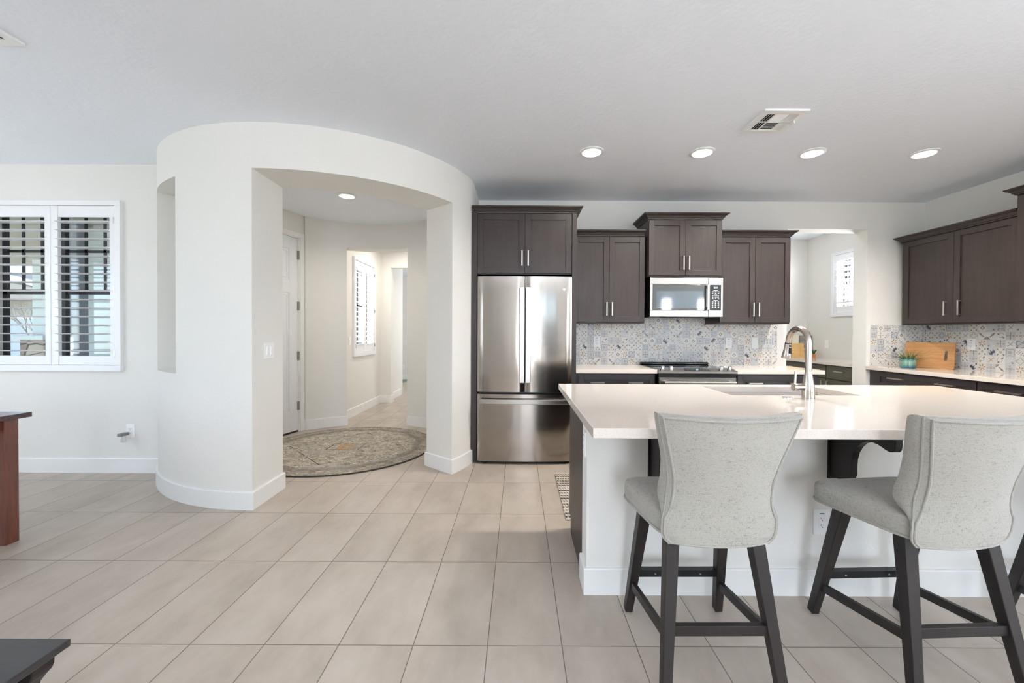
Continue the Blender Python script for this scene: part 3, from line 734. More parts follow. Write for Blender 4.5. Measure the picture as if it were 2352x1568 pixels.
CROWN = [(0, 0), (.007, 0), (.009, .009), (.017, .013), (.021, .022), (.033, .034), (.045, .040), (.048, .046), (.053, .047), (.053, .056), (0, .056)]
def crown(t, path, z, side=-1, mat=None):
    return MB().sweep([(o, z + h) for o, h in CROWN], path, side).build('crown_molding', mat or M['cabx'], t)

def FY(y): return ((0, y, 0), (1, 0), (0, -1))          # faces the camera
def FX(x): return ((x, 0, 0), (0, 1), (-1, 0))          # on the right-hand side, faces left

# refrigerator enclosure with its cabinet above
F = FY(3.98)
t = thing('refrigerator_cabinet', 'dark brown wooden cabinet above and around the stainless refrigerator, with crown molding', 'cabinet', (.05, 4.29, 0))
MB().box(-.4505, -.408, 4.0, 4.599, 0, 2.43).box(-.462, -.408, 3.975, 4.0, .13, 2.43).build('side_panel', M['cab'], t, bevel=.0015)
MB().box(.512, .556, 3.975, 4.599, 0, 2.43).build('side_panel', M['cab'], t, bevel=.0015)
MB().box(-.408, .512, 4.0, 4.599, 1.835, 2.43).build('cabinet_body', M['cab'], t)
for a, b, hx in ((-.405, .054, .027), (.054, .508, .086)):
    d = door(F, a, b, 1.842, 2.417, t, M['cab'], M['cabx']); pull(F, hx, 1.985, .148, True, d)
crown(t, [(-.455, 4.02), (-.455, 3.975)][1:] + [(.556, 3.975), (.556, 4.599)], 2.424)

def upper(label, x0, x1, yf, z0, z1, splits, hz, cr=True, crown_path=None, bottom=None):
    t = thing('wall_cabinet', label, 'cabinet', ((x0 + x1) / 2, 4.45, z0), 'dark wall cabinets')
    MB().box(x0, x1, yf + .02, 4.599, z0, z1 + .012).build('cabinet_body', M['cab'], t, bevel=.0012)
    F = FY(yf)
    xs = [x0 + .004] + splits + [x1 - .004]
    for i in range(len(xs) - 1):
        d = door(F, xs[i], xs[i + 1], z0 + .012, z1, t, M['cab'], M['cabx'])
        pull(F, xs[i + 1] - .028 if i == 0 else xs[i] + .028, hz, .142, True, d)
    crown(t, crown_path or [(x0, 4.599), (x0, yf + .01), (x1, yf + .01), (x1, 4.599)], z1 + .010)
    return t
upper('dark brown two-door wall cabinet between the refrigerator and the microwave', .558, 1.311, 4.27, 1.37, 2.266, [.936], 1.517,
      crown_path=[(.558, 4.26 + .02), (1.300, 4.28)])
tm = upper('short dark brown wall cabinet directly above the microwave, raised above its neighbors', 1.32, 2.076, 4.2, 1.846, 2.425, [1.70], 2.013 - .03)
upper('dark brown two-door wall cabinet between the microwave and the pantry doorway', 2.085, 2.824, 4.27, 1.37, 2.268, [2.455], 1.517,
      crown_path=[(2.085, 4.28), (2.824, 4.28), (2.824, 4.599)])

# cabinets on the right wall
F = FX(4.20)
t = thing('wall_cabinet', 'dark brown two-door wall cabinet in the right-hand corner above the plant and cutting board', 'cabinet', (4.36, 4.0, 1.37), 'dark wall cabinets')
MB().box(4.22, 4.529, 3.452, 4.522, 1.37, 2.278).build('cabinet_body', M['cab'], t, bevel=.0012)
for a, b, hy in ((3.975, 4.495, 4.034), (3.455, 3.975, 3.905)):
    d = door(F, a, b, 1.382, 2.266, t, M['cab'], M['cab']); pull(F, hy, 1.525, .142, True, d)
crown(t, [(4.529, 4.522), (4.21, 4.522), (4.21, 3.452)], 2.274, side=-1)
F = FX(4.15)
t = thing('tall_wall_cabinet', 'taller dark brown wall cabinet on the right wall, cut off by the picture edge', 'cabinet', (4.34, 3.0, 1.37), 'dark wall cabinets')
MB().box(4.17, 4.529, 2.54, 3.449, 1.37, 2.44).build('cabinet_body', M['cab'], t, bevel=.0012)
for a, b, hy in ((2.99, 3.43, 3.03), (2.55, 2.99, 2.95)):
    d = door(F, a, b, 1.382, 2.425, t, M['cab'], M['cab']); pull(F, hy, 1.525, .142, True, d)
crown(t, [(4.529, 3.449), (4.16, 3.449), (4.16, 2.54)], 2.436, side=-1)

# base cabinets
def base(label, x0, x1, yf, drawers, hs, y1=4.598):
    t = thing('base_cabinet', label, 'cabinet', ((x0 + x1) / 2, (yf + y1) / 2, 0), 'dark base cabinets')
    MB().box(x0, x1, yf + .02, y1, .10, .875).box(x0, x1, yf + .08, y1, 0, .10).build('cabinet_body', M['low'], t)
    F = FY(yf)
    for (a, b) in drawers:
        d = door(F, a, b, .70, .862, t, M['low'], M['low'], 'drawer', .05)
        for h in hs:
            if a < h < b: pull(F, h, .785, .135, False, d)
        m_ = (a + b) / 2
        for p, q, hx in ((a, m_, m_ - .03), (m_, b, m_ + .03)):
            e = door(F, p, q, .105, .695, t, M['low'], M['low']); pull(F, hx, .6, .14, True, e)
    return t
base('dark base cabinet with two-handled drawer between refrigerator and range', .558, 1.338, 4.0, [(.585, 1.33)], [.766, 1.138])
base('dark base cabinet with two-handled drawer between range and pantry doorway', 2.112, 2.94, 4.0, [(2.135, 2.93)], [2.30, 2.70])
t = thing('base_cabinet', 'long dark base cabinet with drawers under the right wall counter', 'cabinet', (4.23, 3.5, 0), 'dark base cabinets')
MB().box(3.94, 4.528, 1.9, 4.598, .10, .875).box(4.0, 4.528, 1.9, 4.598, 0, .10).build('cabinet_body', M['low'], t)
F = FX(3.92)
for a, b, hs in ((3.512, 4.50, (4.25, 3.755)), (2.46, 3.505, (3.27, 2.72))):
    d = door(F, a, b, .70, .862, t, M['low'], M['low'], 'drawer', .05)
    for h in hs: pull(F, h, .806, .165, False, d)
    m_ = (a + b) / 2
    for p, q in ((a, m_), (m_, b)):
        e = door(F, p, q, .105, .695, t, M['low'], M['low']); pull(F, m_ - .03 if p == a else m_ + .03, .6, .14, True, e)

# worktops
def slab(name, label, boxes, group='quartz worktops'):
    b = MB()
    for q in boxes: b.box(*q, .876, .914)
    return tag(b.build(name, M['quartz'], bevel=.002 if len(boxes) == 1 else 0), label, 'countertop', group)
slab('countertop', 'pale quartz worktop section between refrigerator and range', [(.557, 1.346, 3.975, 4.599)])
slab('countertop', 'pale quartz worktop section between range and pantry doorway', [(2.104, 2.975, 3.975, 4.599)])
slab('countertop', 'long pale quartz worktop along the right wall under the patterned tiles', [(3.885, 4.529, 1.86, 4.599)])

# pantry beyond the doorway
t = thing('pantry_cabinet', 'olive gray base cabinet with drawers in the pantry beyond the doorway', 'cabinet', (4.25, 5.6, 0))
MB().box(3.985, 4.528, 4.80, 6.455, .1, .875).box(4.05, 4.528, 4.80, 6.455, 0, .1).build('cabinet_body', M['olive'], t)
F = FX(3.965)
for a, b in ((4.83, 5.285), (5.295, 6.10)):
    d = door(F, a, b, .70, .868, t, M['olive'], M['olive'], 'drawer', .04, .001); hc = (a + b) / 2
    for h in ([hc] if b < 5.3 else [5.47, 5.9]): pull(F, h, .80, .15, False, d)
    e = door(F, a, b, .105, .69, t, M['olive'], M['olive']); pull(F, a + .04 if b > 5.3 else b - .04, .6, .14, True, e)
tag(MB().box(3.935, 4.529, 4.792, 6.459, .876, .914).build('countertop', M['quartz'], bevel=.002), 'pale quartz worktop in the pantry beyond the doorway', 'countertop', 'quartz worktops')

# pantry props
def board(name, mat, a, b, w, h, th, zb=.9155, lean=.04, hole=None, bev=.006):
    """board standing on edge from a to b (bottom line), leaning back by `lean` at the top"""
    a = Vector((a[0], a[1], zb)); b = Vector((b[0], b[1], zb)); U = (b - a).normalized(); L = (b - a).length
    N = Vector((U.y, -U.x, 0)); t = Vector((0, 0, 1)) * sqrt(max(0, h * h - lean * lean)) - N * lean
    t = t / t.length; n2 = U.cross(t)
    if n2.dot(N) < 0: n2 = -n2
    me = MB()
    def rr(x0, x1, y0, y1, r, k=5):
        o = []
        for cx_, cy_, s in ((x1 - r, y0 + r, -90), (x1 - r, y1 - r, 0), (x0 + r, y1 - r, 90), (x0 + r, y0 + r, 180)):
            for i in range(k + 1): an = radians(s + 90 * i / k); o.append((cx_ + r * cos(an), cy_ + r * sin(an)))
        return o
    out = rr(0, L, 0, h, .012)
    P = lambda x, y, d: tuple(a + U * x + t * y + n2 * d)
    if hole:
        hx0, hx1, hy0, hy1 = hole; inn = rr(hx0, hx1, hy0, hy1, (hx1 - hx0) / 2 - .0005)
        n = len(out)
        vs = [P(x, y, d) for d in (0, -th) for ring in (out, inn) for (x, y) in ring]
        fs = []
        for i in range(n):
            j = (i + 1) % n
            fs += [(i, j, n + j, n + i), (2 * n + i, 3 * n + i, 3 * n + j, 2 * n + j), (i, 2 * n + i, 2 * n + j, j), (n + i, n + j, 3 * n + j, 3 * n + i)]
        me.add(vs, fs)
    else:
        n = len(out); vs = [P(x, y, d) for d in (0, -th) for (x, y) in out]
        me.add(vs, [tuple(range(n)), tuple(range(2 * n - 1, n - 1, -1))] + [(i, n + i, n + (i + 1) % n, (i + 1) % n) for i in range(n)])
    return me.build(name, mat)
tag(board('marble_board', M['marble'], (4.36, 6.36), (4.515, 6.30), 0, .33, .018, lean=.03), 'gray marble board leaning in the pantry corner behind the kitchen faucet', 'board')
tag(board('recipe_card', M['cream'], (4.15, 6.40), (4.36, 6.37), 0, .34, .008, lean=.03), 'cream colored sheet standing behind the yellow board in the pantry', 'card')
tag(board('cutting_board', M['bamboo_y'], (4.16, 6.30), (4.37, 6.27), 0, .21, .02, lean=.03), 'small yellow bamboo cutting board on the pantry worktop', 'cutting board')
t = thing('potted_succulent', 'tiny green plant in an orange pot on the pantry worktop', 'plant', (4.43, 6.16, .914))
MB().lathe([(.0, .915), (.026, .915), (.033, .965), (.029, .965), (0, .955)], (4.43, 6.16, 0), 20).build('pot', M['orange'], t)
b = MB(); random.seed(4)
for i in range(14):
    a = i * 2.4; q = .5 + .5 * random.random()
    b.tube([(4.43, 6.16, .955), (4.43 + .02 * cos(a), 6.16 + .02 * sin(a), .99 + .02 * q), (4.43 + .04 * cos(a), 6.16 + .04 * sin(a), .995 + .05 * q)], [.005, .006, .001], 5)
b.build('leaves', M['leaf'], t)

# ---------------------------------------------------------------- patchwork tile backsplash
def petal(cx, cy, ang, r0, r1, w, k=4):
    ca, sa = cos(ang), sin(ang); o = []
    for i in range(k + 1): x = r0 + (r1 - r0) * i / k; y = w * sin(pi * i / k); o.append((x, y))
    for i in range(k - 1, 0, -1): x = r0 + (r1 - r0) * i / k; o.append((x, -w * sin(pi * i / k)))
    return [(cx + x * ca - y * sa, cy + x * sa + y * ca) for x, y in o]
def stroke(pts, w):
    out = []
    for (x0, y0), (x1, y1) in zip(pts[:-1], pts[1:]):
        d = sqrt((x1 - x0) ** 2 + (y1 - y0) ** 2) or 1; nx, ny = -(y1 - y0) / d * w / 2, (x1 - x0) / d * w / 2
        out.append([(x0 + nx, y0 + ny), (x1 + nx, y1 + ny), (x1 - nx, y1 - ny), (x0 - nx, y0 - ny)])
    return out
def disc(cx, cy, r, n=8): return [(cx + r * cos(2 * pi * i / n + .39), cy + r * sin(2 * pi * i / n + .39)) for i in range(n)]
def carc(cx, cy, r, a0, a1, n=6): return [(cx + r * cos(radians(a0 + (a1 - a0) * i / n)), cy + r * sin(radians(a0 + (a1 - a0) * i / n))) for i in range(n + 1)]
def motif(k):
    L = []           # (colour, polygon)
    A = lambda c, p: L.append((c, p))
    S = lambda c, pts, w=.045: [A(c, q) for q in stroke(pts, w)]
    if k == 0:
        for i in range(6): A(3, petal(.5, .5, i * pi / 3 + .3, .10, .47, .07))
    elif k == 1:
        for s in range(4):
            a = s * 90; c = (.5 + 1.05 * cos(radians(a)), .5 + 1.05 * sin(radians(a))); S(6, carc(c[0], c[1], .68, a + 180 - 38, a + 180 + 38), .05)
        for i in range(5): A(4, petal(.5, .5, i * 2 * pi / 5, .03, .2, .055))
    elif k == 2:
        for i in range(4): A(3, petal(.5, .5, i * pi / 2, .1, .46, .06))
        A(9, disc(.5, .5, .06))
    elif k == 3:
        q = []
        for s in range(4):
            a = 45 + s * 90; q += carc(.5 + .62 * cos(radians(a)), .5 + .62 * sin(radians(a)), .36, a + 180 + 42, a + 180 - 42, 4)
        S(6, q + q[:1], .045); A(2, disc(.5, .5, .06))
    elif k == 4:
        A(4, [(0, 1), (0, .6), (.22, .72), (.4, 1)]); A(4, petal(.55, .45, -pi / 4, -.2, .5, .12)); A(4, petal(.5, .5, pi * .75, .0, .3, .08))
        A(2, petal(.5, .5, pi / 4, .1, .5, .14)); A(2, petal(.5, .5, -3 * pi / 4, .1, .5, .14))
    elif k == 5:
        for i in range(7): A(5, petal(.12, .12, radians(5 + i * 14), .2, .8 if i % 2 else .62, .06))
        A(5, disc(.85, .85, .1)); A(7, petal(.8, .3, 2.2, 0, .2, .05))
    elif k == 6:
        A(2, disc(.5, .5, .46)); A(4, [(.5, .78), (.78, .5), (.5, .22), (.22, .5)]); A(2, [(.5, .62), (.62, .5), (.5, .38), (.38, .5)])
        for c in ((.04, .04), (.96, .04), (.04, .96), (.96, .96)): A(9, disc(c[0] * .96 + .02, c[1] * .96 + .02, .06, 4))
    elif k == 7:
        for r in (.62, .42, .22): S(2, carc(.1, .1, r, 0, 90), .07)
        A(6, petal(.85, .85, 3.9, 0, .26, .08)); S(2, carc(.8, .3, .14, 0, 300), .05)
    elif k == 8:
        for (x, y, a) in ((.2, .25, .8), (.7, .2, 2.2), (.5, .5, .8), (.25, .72, 2.3), (.78, .72, .8)):
            A(9, petal(x, y, a, -.13, .13, .05)); A(3, disc(x + .12, y - .1, .035))
    elif k == 9:
        S(5, carc(.35, .4, .3, 70, 290), .05); S(5, carc(.65, .6, .3, -110, 110), .05); A(5, disc(.82, .14, .1, 6)); A(5, disc(.14, .88, .08, 6)); A(4, disc(.5, .5, .06))
    elif k == 10:
        for i in range(4): A(7, petal(.5, .5, i * pi / 2, .24, .46, .075)); A(10, petal(.5, .5, i * pi / 2 + pi / 4, .03, .2, .05))
    elif k == 11:
        S(9, [(.1, .55), (.5, .15)], .04); S(9, [(.25, .68), (.62, .3)], .04); A(9, disc(.72, .55, .06)); A(9, disc(.6, .7, .05)); A(9, disc(.5, .83, .045)); A(10, petal(.82, .82, pi / 4, -.12, .12, .07)); A(10, disc(.15, .2, .05))
    elif k == 12:
        for (x, y) in ((.3, .3), (.7, .3), (.3, .7), (.7, .7)): S(5, carc(x, y, .12, 0, 300), .035)
        A(4, petal(.5, .08, pi / 2, -.04, .12, .04)); A(10, petal(.86, .1, 2.4, -.1, .15, .05))
    elif k == 13:
        A(4, disc(.5, .5, .16, 4)); A(2, disc(.5, .5, .07, 4))
        for i in range(4): A(4, petal(.5, .5, i * pi / 2 + pi / 4, .3, .6, .09)); 
    elif k == 14:
        A(4, petal(.25, .3, .8, -.2, .2, .1)); S(4, carc(.5, .5, .36, 20, 160), .045); A(10, petal(.75, .7, .8, -.18, .18, .09)); S(6, carc(.5, .5, .22, 200, 340), .04)
    elif k == 15:
        S(4, [(.28, .28), (.72, .72)], .06); S(4, [(.28, .72), (.72, .28)], .06); S(6, carc(.9, .9, .2, 180, 270), .04); S(4, carc(.1, .1, .2, 0, 90), .04)
    return L
MOT = [motif(k) for k in range(16)]
BASE = [0, 1, 1, 0, 2, 0, 4, 1, 2, 1, 1, 2, 1, 0, 2, 2]
BASE[6] = 0
def tiles(name, label, F, u0, u1, z0, z1, s=.0765, seed=1, parent=None, uoff=0):
    rnd = random.Random(seed); b = MB(); b.fbox(F, u0, u1, z0, z1, 0.0005, .006, 8)
    org, U, N = F
    nu = int((u1 - u0) / s) + 2; nz = int((z1 - z0) / s) + 2; last = -1
    def put(poly, n, mi):
        q = []
        # clip to the rectangle
        def clip(pts, f):
            out = []
            for i in range(len(pts)):
                a, c = pts[i], pts[(i + 1) % len(pts)]; da, dc = f(a), f(c)
                if da >= 0: out.append(a)
                if (da >= 0) != (dc >= 0): tt = da / (da - dc); out.append((a[0] + (c[0] - a[0]) * tt, a[1] + (c[1] - a[1]) * tt))
            return out
        q = poly
        for f in (lambda p: p[0] - u0, lambda p: u1 - p[0], lambda p: p[1] - z0, lambda p: z1 - p[1]):
            if not q: return
            q = clip(q, f)
        if len(q) < 3: return
        b.add([(org[0] + U[0] * u + N[0] * n, org[1] + U[1] * u + N[1] * n, org[2] + z) for u, z in q], [tuple(range(len(q)))], mi)
    for i in range(nu):
        for j in range(nz):
            k = rnd.randrange(16)
            while k == last: k = rnd.randrange(16)
            last = k; rot = rnd.randrange(4); a0, c0 = u0 + uoff + i * s, z0 + j * s; g = .0012
            bc = BASE[k] if rnd.random() < .7 else rnd.choice((0, 1, 2))
            sq = [(a0 + g, c0 + g), (a0 + s - g, c0 + g), (a0 + s - g, c0 + s - g), (a0 + g, c0 + s - g)]
            put(sq, .0068, bc)
            for q_, (mi, poly) in enumerate(MOT[k]):
                pl = []
                for x, y in poly:
                    x, y = min(.985, max(.015, x)), min(.985, max(.015, y))
                    for _ in range(rot): x, y = y, 1 - x
                    pl.append((a0 + x * s, c0 + y * s))
                put(pl, .0071 + .00012 * q_, mi)
    return b
F = FY(4.6)
bk = tiles('x', '', F, .557, 2.891, .9145, 1.37, seed=3, uoff=-.02)
b2 = tiles('x', '', F, 1.312, 2.084, 1.3735, 1.45, seed=5, uoff=-.02)
bk.add(b2.v, b2.f); bk.m[-len(b2.m):] = b2.m
o = bk.build('tile_backsplash', TP); tag(o, 'patchwork patterned tile backsplash behind the range', 'backsplash', 'patchwork tile backsplashes')
bc = tiles('x', '', F, 3.935, 4.522, .9145, 1.372, seed=8, uoff=0)
o = bc.build('tile_backsplash', TP); tag(o, 'narrow patchwork patterned tile backsplash on the back wall between pantry doorway and corner', 'backsplash', 'patchwork tile backsplashes')
F = FX(4.53)
br_ = tiles('x', '', F, 1.9, 4.592, .9145, 1.372, seed=12, uoff=0)
o = br_.build('tile_backsplash', TP); tag(o, 'long patchwork patterned tile backsplash along the right wall', 'backsplash', 'patchwork tile backsplashes')

# ---------------------------------------------------------------- outlets and switches
def plate(kind, F, u, z, label, n=0, w=.073, h=.118, rockers=1, gfci=True, group='wall outlets'):
    org = F[0]; U = F[1]; N = F[2]
    t = thing('wall_outlet' if kind == 'outlet' else 'light_switch', label, 'outlet' if kind == 'outlet' else 'switch',
              (org[0] + U[0] * u + N[0] * n, org[1] + U[1] * u + N[1] * n, z), group)
    MB().fbox(F, u - w / 2, u + w / 2, z - h / 2, z + h / 2, n, n + .006).build('cover_plate', M['plate'], t, bevel=.0018)
    if kind == 'outlet':
        MB().fbox(F, u - .0165, u + .0165, z - .033, z + .033, n + .005, n + .009).build('receptacle', M['plate'], t, bevel=.001)
        s = MB()
        for zz in (z + .017, z - .017):
            s.fbox(F, u - .0075, u - .0055, zz - .002, zz + .007, n + .0088, n + .0095).fbox(F, u + .0055, u + .0075, zz - .002, zz + .006, n + .0088, n + .0095)
            s.fbox(F, u - .002, u + .002, zz - .010, zz - .006, n + .0088, n + .0095)
        s.build('slots', M['slot'], t)
        if gfci: MB().fbox(F, u - .011, u + .011, z + .0385, z + .043, n + .005, n + .0066).build('printed_tab', M['blue'], t)
    else:
        for i in range(rockers):
            c_ = u + (i - (rockers - 1) / 2) * .046
            r = MB().fbox(F, c_ - .0165, c_ + .0165, z - .033, z + .033, n + .005, n + .0085)
            r.fbox(F, c_ - .012, c_ + .012, z - .026, z + .026, n + .008, n + .0115).build('rocker', M['plate'], t, bevel=.0012)
    return t
F = FY(4.592)
plate('outlet', F, .871, 1.17, 'white outlet on the tiled wall between refrigerator and range')
plate('outlet', F, 2.347, 1.163, 'white outlet on the tiled wall just past the range, beside the single switch')
plate('switch', F, 2.639, 1.163, 'white single switch on the tiled wall below the cabinet next to the pantry doorway', group='light switches')
plate('outlet', FX(4.522), 4.098, 1.17, 'white outlet on the right wall tiles just past the cutting board')
FPN = FY(1.985)
plate('outlet', FPN, 1.473, .357, 'white outlet low on the white island wall between the two stools', w=.08, h=.125)
plate('outlet', ((.333, 0, 0), (0, -1), (-1, 0)), -2.045, .718, 'white outlet on the end of the island wall under the overhang', w=.075, h=.12)
plate('switch', ((-1.895, 0, 0), (0, 1), (1, 0)), 3.105, 1.122, 'white double rocker switch on the inner face of the round wall opening', n=.002, w=.118, h=.118, rockers=2, group='light switches')
plate('switch', ((-2.49, 0, 0), (0, 1), (1, 0)), 6.035, 1.132, 'white single switch beside the tall shutter in the hall', group='light switches')
plate('switch', FX(4.53), 6.03, 1.12, 'white single switch on the pantry wall under the glowing shutter', group='light switches')
plate('outlet', ((0, 11.0, 0), (1, 0), (0, -1)), -3.10, .33, 'white outlet far away on the end wall of the far room', gfci=False)
plate('outlet', FL, -3.465, .375, 'white outlet low on the wall under the wide window, holding a plug-in device', gfci=False)
t = thing('plug_in_freshener', 'small clear and gray plug-in device stuck in the low outlet near the window', 'air freshener', (-3.475, 3.62, .345))
MB().box(-3.505, -3.470, 3.572, 3.648, .340, .366).build('plug_body', M['grey_plastic'], t, bevel=.003)
MB().lathe([(.0, .285), (.017, .288), (.019, .31), (.010, .335), (.008, .342), (0, .342)], (-3.475, 3.60, 0), 20).build('oil_bottle', M['glide'], t)

# ---------------------------------------------------------------- refrigerator
def bowed(mb, x0, x1, z0, z1, yf, th=.06, n=14, mi=0):
    vs = []; 
    for i in range(n + 1):
        x = x0 + (x1 - x0) * i / n
        e = min(1, min(x - x0, x1 - x) / .012); r = .010 * (1 - sqrt(max(0, 1 - (1 - e) ** 2)))
        for z in (z0, z1): vs.append((x, yf(x) + r, z))
    k = len(vs); vs += [(x1, yf(x1) + th, z0), (x1, yf(x1) + th, z1), (x0, yf(x0) + th, z0), (x0, yf(x0) + th, z1)]
    fs = [(2 * i, 2 * i + 2, 2 * i + 3, 2 * i + 1) for i in range(n)]
    fs += [(2 * n, k, k + 1, 2 * n + 1), (k, k + 2, k + 3, k + 1), (k + 2, 0, 1, k + 3)]
    fs += [tuple([2 * i for i in range(n, -1, -1)] + [k + 2, k]), tuple([2 * i + 1 for i in range(n + 1)] + [k + 1, k + 3])]
    o = len(mb.v); mb.v += vs; mb.f += [tuple(q + o for q in f) for f in fs]; mb.m += [mi] * len(fs); mb.sm += [True] * n + [False] * (len(fs) - n)
    return mb
t = thing('refrigerator', 'tall stainless steel french door refrigerator with bottom freezer drawer', 'refrigerator', (.055, 4.28, 0))
YFR = lambda x: 3.945 - .022 * (1 - ((x - .055) / .455) ** 2)
MB().box(-.39, .498, 4.02, 4.58, .03, 1.79).box(-.37, .48, 4.0, 4.1, .0, .05).build('refrigerator_body', M['metal_dark'], t)
for a, b, nm in ((-.399, .0535, 'left'), (.0585, .509, 'right')):
    d = bowed(MB(), a, b, .697, 1.802, YFR).build('door', M['steel'], t)
    hx = .029 if nm == 'left' else .087
    h = MB(); y = YFR(hx) - .052
    h.box(hx - .024, hx + .024, y, y + .014, .79, 1.70).box(hx - .018, hx + .018, y + .014, y + .06, .80, .84).box(hx - .018, hx + .018, y + .014, y + .06, 1.65, 1.69)
    h.build('handle', M['steel2'], d, bevel=.004)
    if nm == 'right':
        c_ = (.432, YFR(.432), 1.684); R4 = Matrix.Rotation(radians(90), 4, 'X') @ Matrix.Scale(1, 4)
        e = MB().lathe([(0, -.001), (.0165, -.001), (.0165, .003), (.0135, .004), (.0125, .0032), (0, .0032)], c_, 28, M4=R4); e.build('round_emblem', M['chrome'], d)
        text('emblem_lettering', 'GE', .014, ((c_[0], c_[1], c_[2]), (1, 0), (0, -1)), 0, 0, .0036, M['hinge'], d)
d = bowed(MB(), -.398, .509, .03, .675, YFR, n=26).build('freezer_drawer', M['steel'], t)
h = MB(); vs = []
n = 20
for i in range(n + 1):
    x = -.375 + .86 * i / n; y = YFR(x) - .05
    vs += [(x, y, .587), (x, y, .633), (x, y + .014, .633), (x, y + .014, .587)]
fs = [(0, 1, 2, 3), (4 * n + 3, 4 * n + 2, 4 * n + 1, 4 * n)]
for i in range(n):
    for j in range(4): fs.append((4 * i + j, 4 * i + 4 + j, 4 * i + 4 + (j + 1) % 4, 4 * i + (j + 1) % 4))
h.add(vs, fs); 
for x in (-.34, .45): h.box(x - .018, x + .018, YFR(x) - .04, YFR(x) + .01, .592, .628)
h.build('handle', M['steel2'], d, bevel=.004)
MB().box(-.36, .47, 3.98, 4.02, .004, .03).build('base_grille', M['dark'], t)
for x in (-.33, .44): MB().lathe([(0, 0), (.018, 0), (.018, .03), (0, .03)], (x, 3.98, 0), 16).build('foot', M['metal_dark'], t)

# ---------------------------------------------------------------- microwave
F = FY(4.2)
t = thing('microwave', 'stainless over-the-range microwave with black window and keypad', 'microwave', (1.71, 4.4, 1.437))
MB().box(1.339, 2.086, 4.212, 4.595, 1.452, 1.836).box(1.36, 2.07, 4.23, 4.59, 1.436, 1.452).build('microwave_body', M['metal_dark'], t)
d = MB(); d.fbox(F, 1.339, 1.937, 1.770, 1.837, -.03, 0).fbox(F, 1.339, 1.937, 1.437, 1.500, -.03, 0).fbox(F, 1.339, 1.367, 1.5, 1.77, -.03, 0).fbox(F, 1.367, 1.937, 1.5, 1.77, -.03, -.004)
d = d.build('door', M['steel2'], t, bevel=.003)
MB().fbox(F, 1.369, 1.912, 1.502, 1.766, -.006, .0015).build('window', M['mw_glass'], d, bevel=.004)
MB().fbox(F, 1.402, 1.88, 1.525, 1.700, .0015, .0019).build('window_reflection', plain('reflection_grey', srgb(58, 72, 82), .06, 0, 1.0, coat=1), d)  # lighter patch paints a reflection onto the glass
h = MB().fbox(F, 1.908, 1.936, 1.505, 1.765, .026, .040).fbox(F, 1.912, 1.932, 1.508, 1.54, 0, .026).fbox(F, 1.912, 1.932, 1.73, 1.762, 0, .026); h.build('handle', M['steel2'], d, bevel=.005)
c = MB().fbox(F, 1.9395, 2.087, 1.437, 1.837, -.03, 0).build('control_housing', M['steel2'], t, bevel=.003)
MB().fbox(F, 1.949, 2.066, 1.502, 1.766, -.004, .0015).build('keypad', M['glass_black'], c, bevel=.006)
MB().fbox(F, 1.974, 2.044, 1.722, 1.750, .0015, .002).build('display', M['dark'], c)
text('display_digits', '2:21', .024, ((0, 4.2, 0), (1, 0), (0, -1)), 2.010, 1.736, .0024, M['lcd'], c)
k = MB(); random.seed(2)
rows = [(1.706, 1, .045), (1.694, 3, .016), (1.677, 3, .014), (1.663, 1, .032), (1.652, 5, .007), (1.637, 5, .007), (1.622, 3, .014), (1.604, 1, .045), (1.590, 3, .012), (1.571, 3, .012), (1.552, 3, .013), (1.533, 3, .013)]
for z, nn, w in rows:
    for i in range(nn):
        u = 2.009 + (0 if nn == 1 else (i / (nn - 1) - .5) * .058); hh = .0022 if nn == 1 else .0034
        k.fbox(F, u - w / 2, u + w / 2, z - hh, z + hh, .0015, .002)
        if nn == 3: k.fbox(F, u - w / 3, u + w / 4, z + hh + .0006, z + hh + .002, .0015, .002)
k.build('key_markings', M['white_print'], c)
e = MB().lathe([(0, 0), (.012, 0), (.012, .002), (.0098, .0026), (.009, .002), (0, .002)], (1.668, 4.2, 1.805), 24, M4=Matrix.Rotation(radians(90), 4, 'X')); e.build('round_emblem', M['chrome'], d)
text('emblem_lettering', 'GE', .010, ((0, 4.2, 0), (1, 0), (0, -1)), 1.668, 1.805, .0024, M['hinge'], d)
MB().box(1.50, 1.92, 4.26, 4.40, 1.430, 1.438).build('lamp_cover', M['slot'], t)

# ---------------------------------------------------------------- range
t = thing('range', 'stainless slide-in electric range with black glass cooktop', 'range', (1.725, 4.2, 0))
MB().box(1.356, 2.094, 3.99, 4.57, .06, .905).build('range_body', M['metal_dark'], t)
MB().box(1.350, 2.100, 4.03, 4.575, .905, .921).build('cooktop_glass', M['glass_black'], t, bevel=.003)
p = MB().prism_axis([(4.05, .921), (4.05, .890), (3.935, .878), (3.925, .884), (3.925, .903), (3.935, .906), (4.035, .926)], 1.350, 2.100, 'x')
cp = p.build('control_panel', M['steel2'], t, bevel=.002)
MB().add([(1.62, 4.028, .9262), (1.83, 4.028, .9262), (1.845, 3.95, .9106), (1.605, 3.95, .9106)], [(0, 1, 2, 3)]).build('touch_panel', M['glass_black'], cp)
text('display_digits', '2:21', .016, ((0, 3.972, 0), (1, 0), (0, -1)), 1.725, .9185, .004, M['lcd'], cp)
slope = atan2(.020, .1)
for x in (1.398, 1.482, 1.968, 2.052):
    M4 = Matrix.Rotation(-slope * 0 + radians(12), 4, 'X')
    MB().lathe([(.0, -.004), (.023, -.004), (.024, .006), (.021, .010), (.018, .030), (.016, .034), (0, .034)], (x, 3.985, .917), 28, M4=M4).build('knob', M['chrome'], cp)
MB().box(1.348, 2.102, 4.535, 4.590, .919, .950).build('rear_vent_trim', plain('gloss_black_trim', srgb(12, 12, 13), .12), t, bevel=.012)
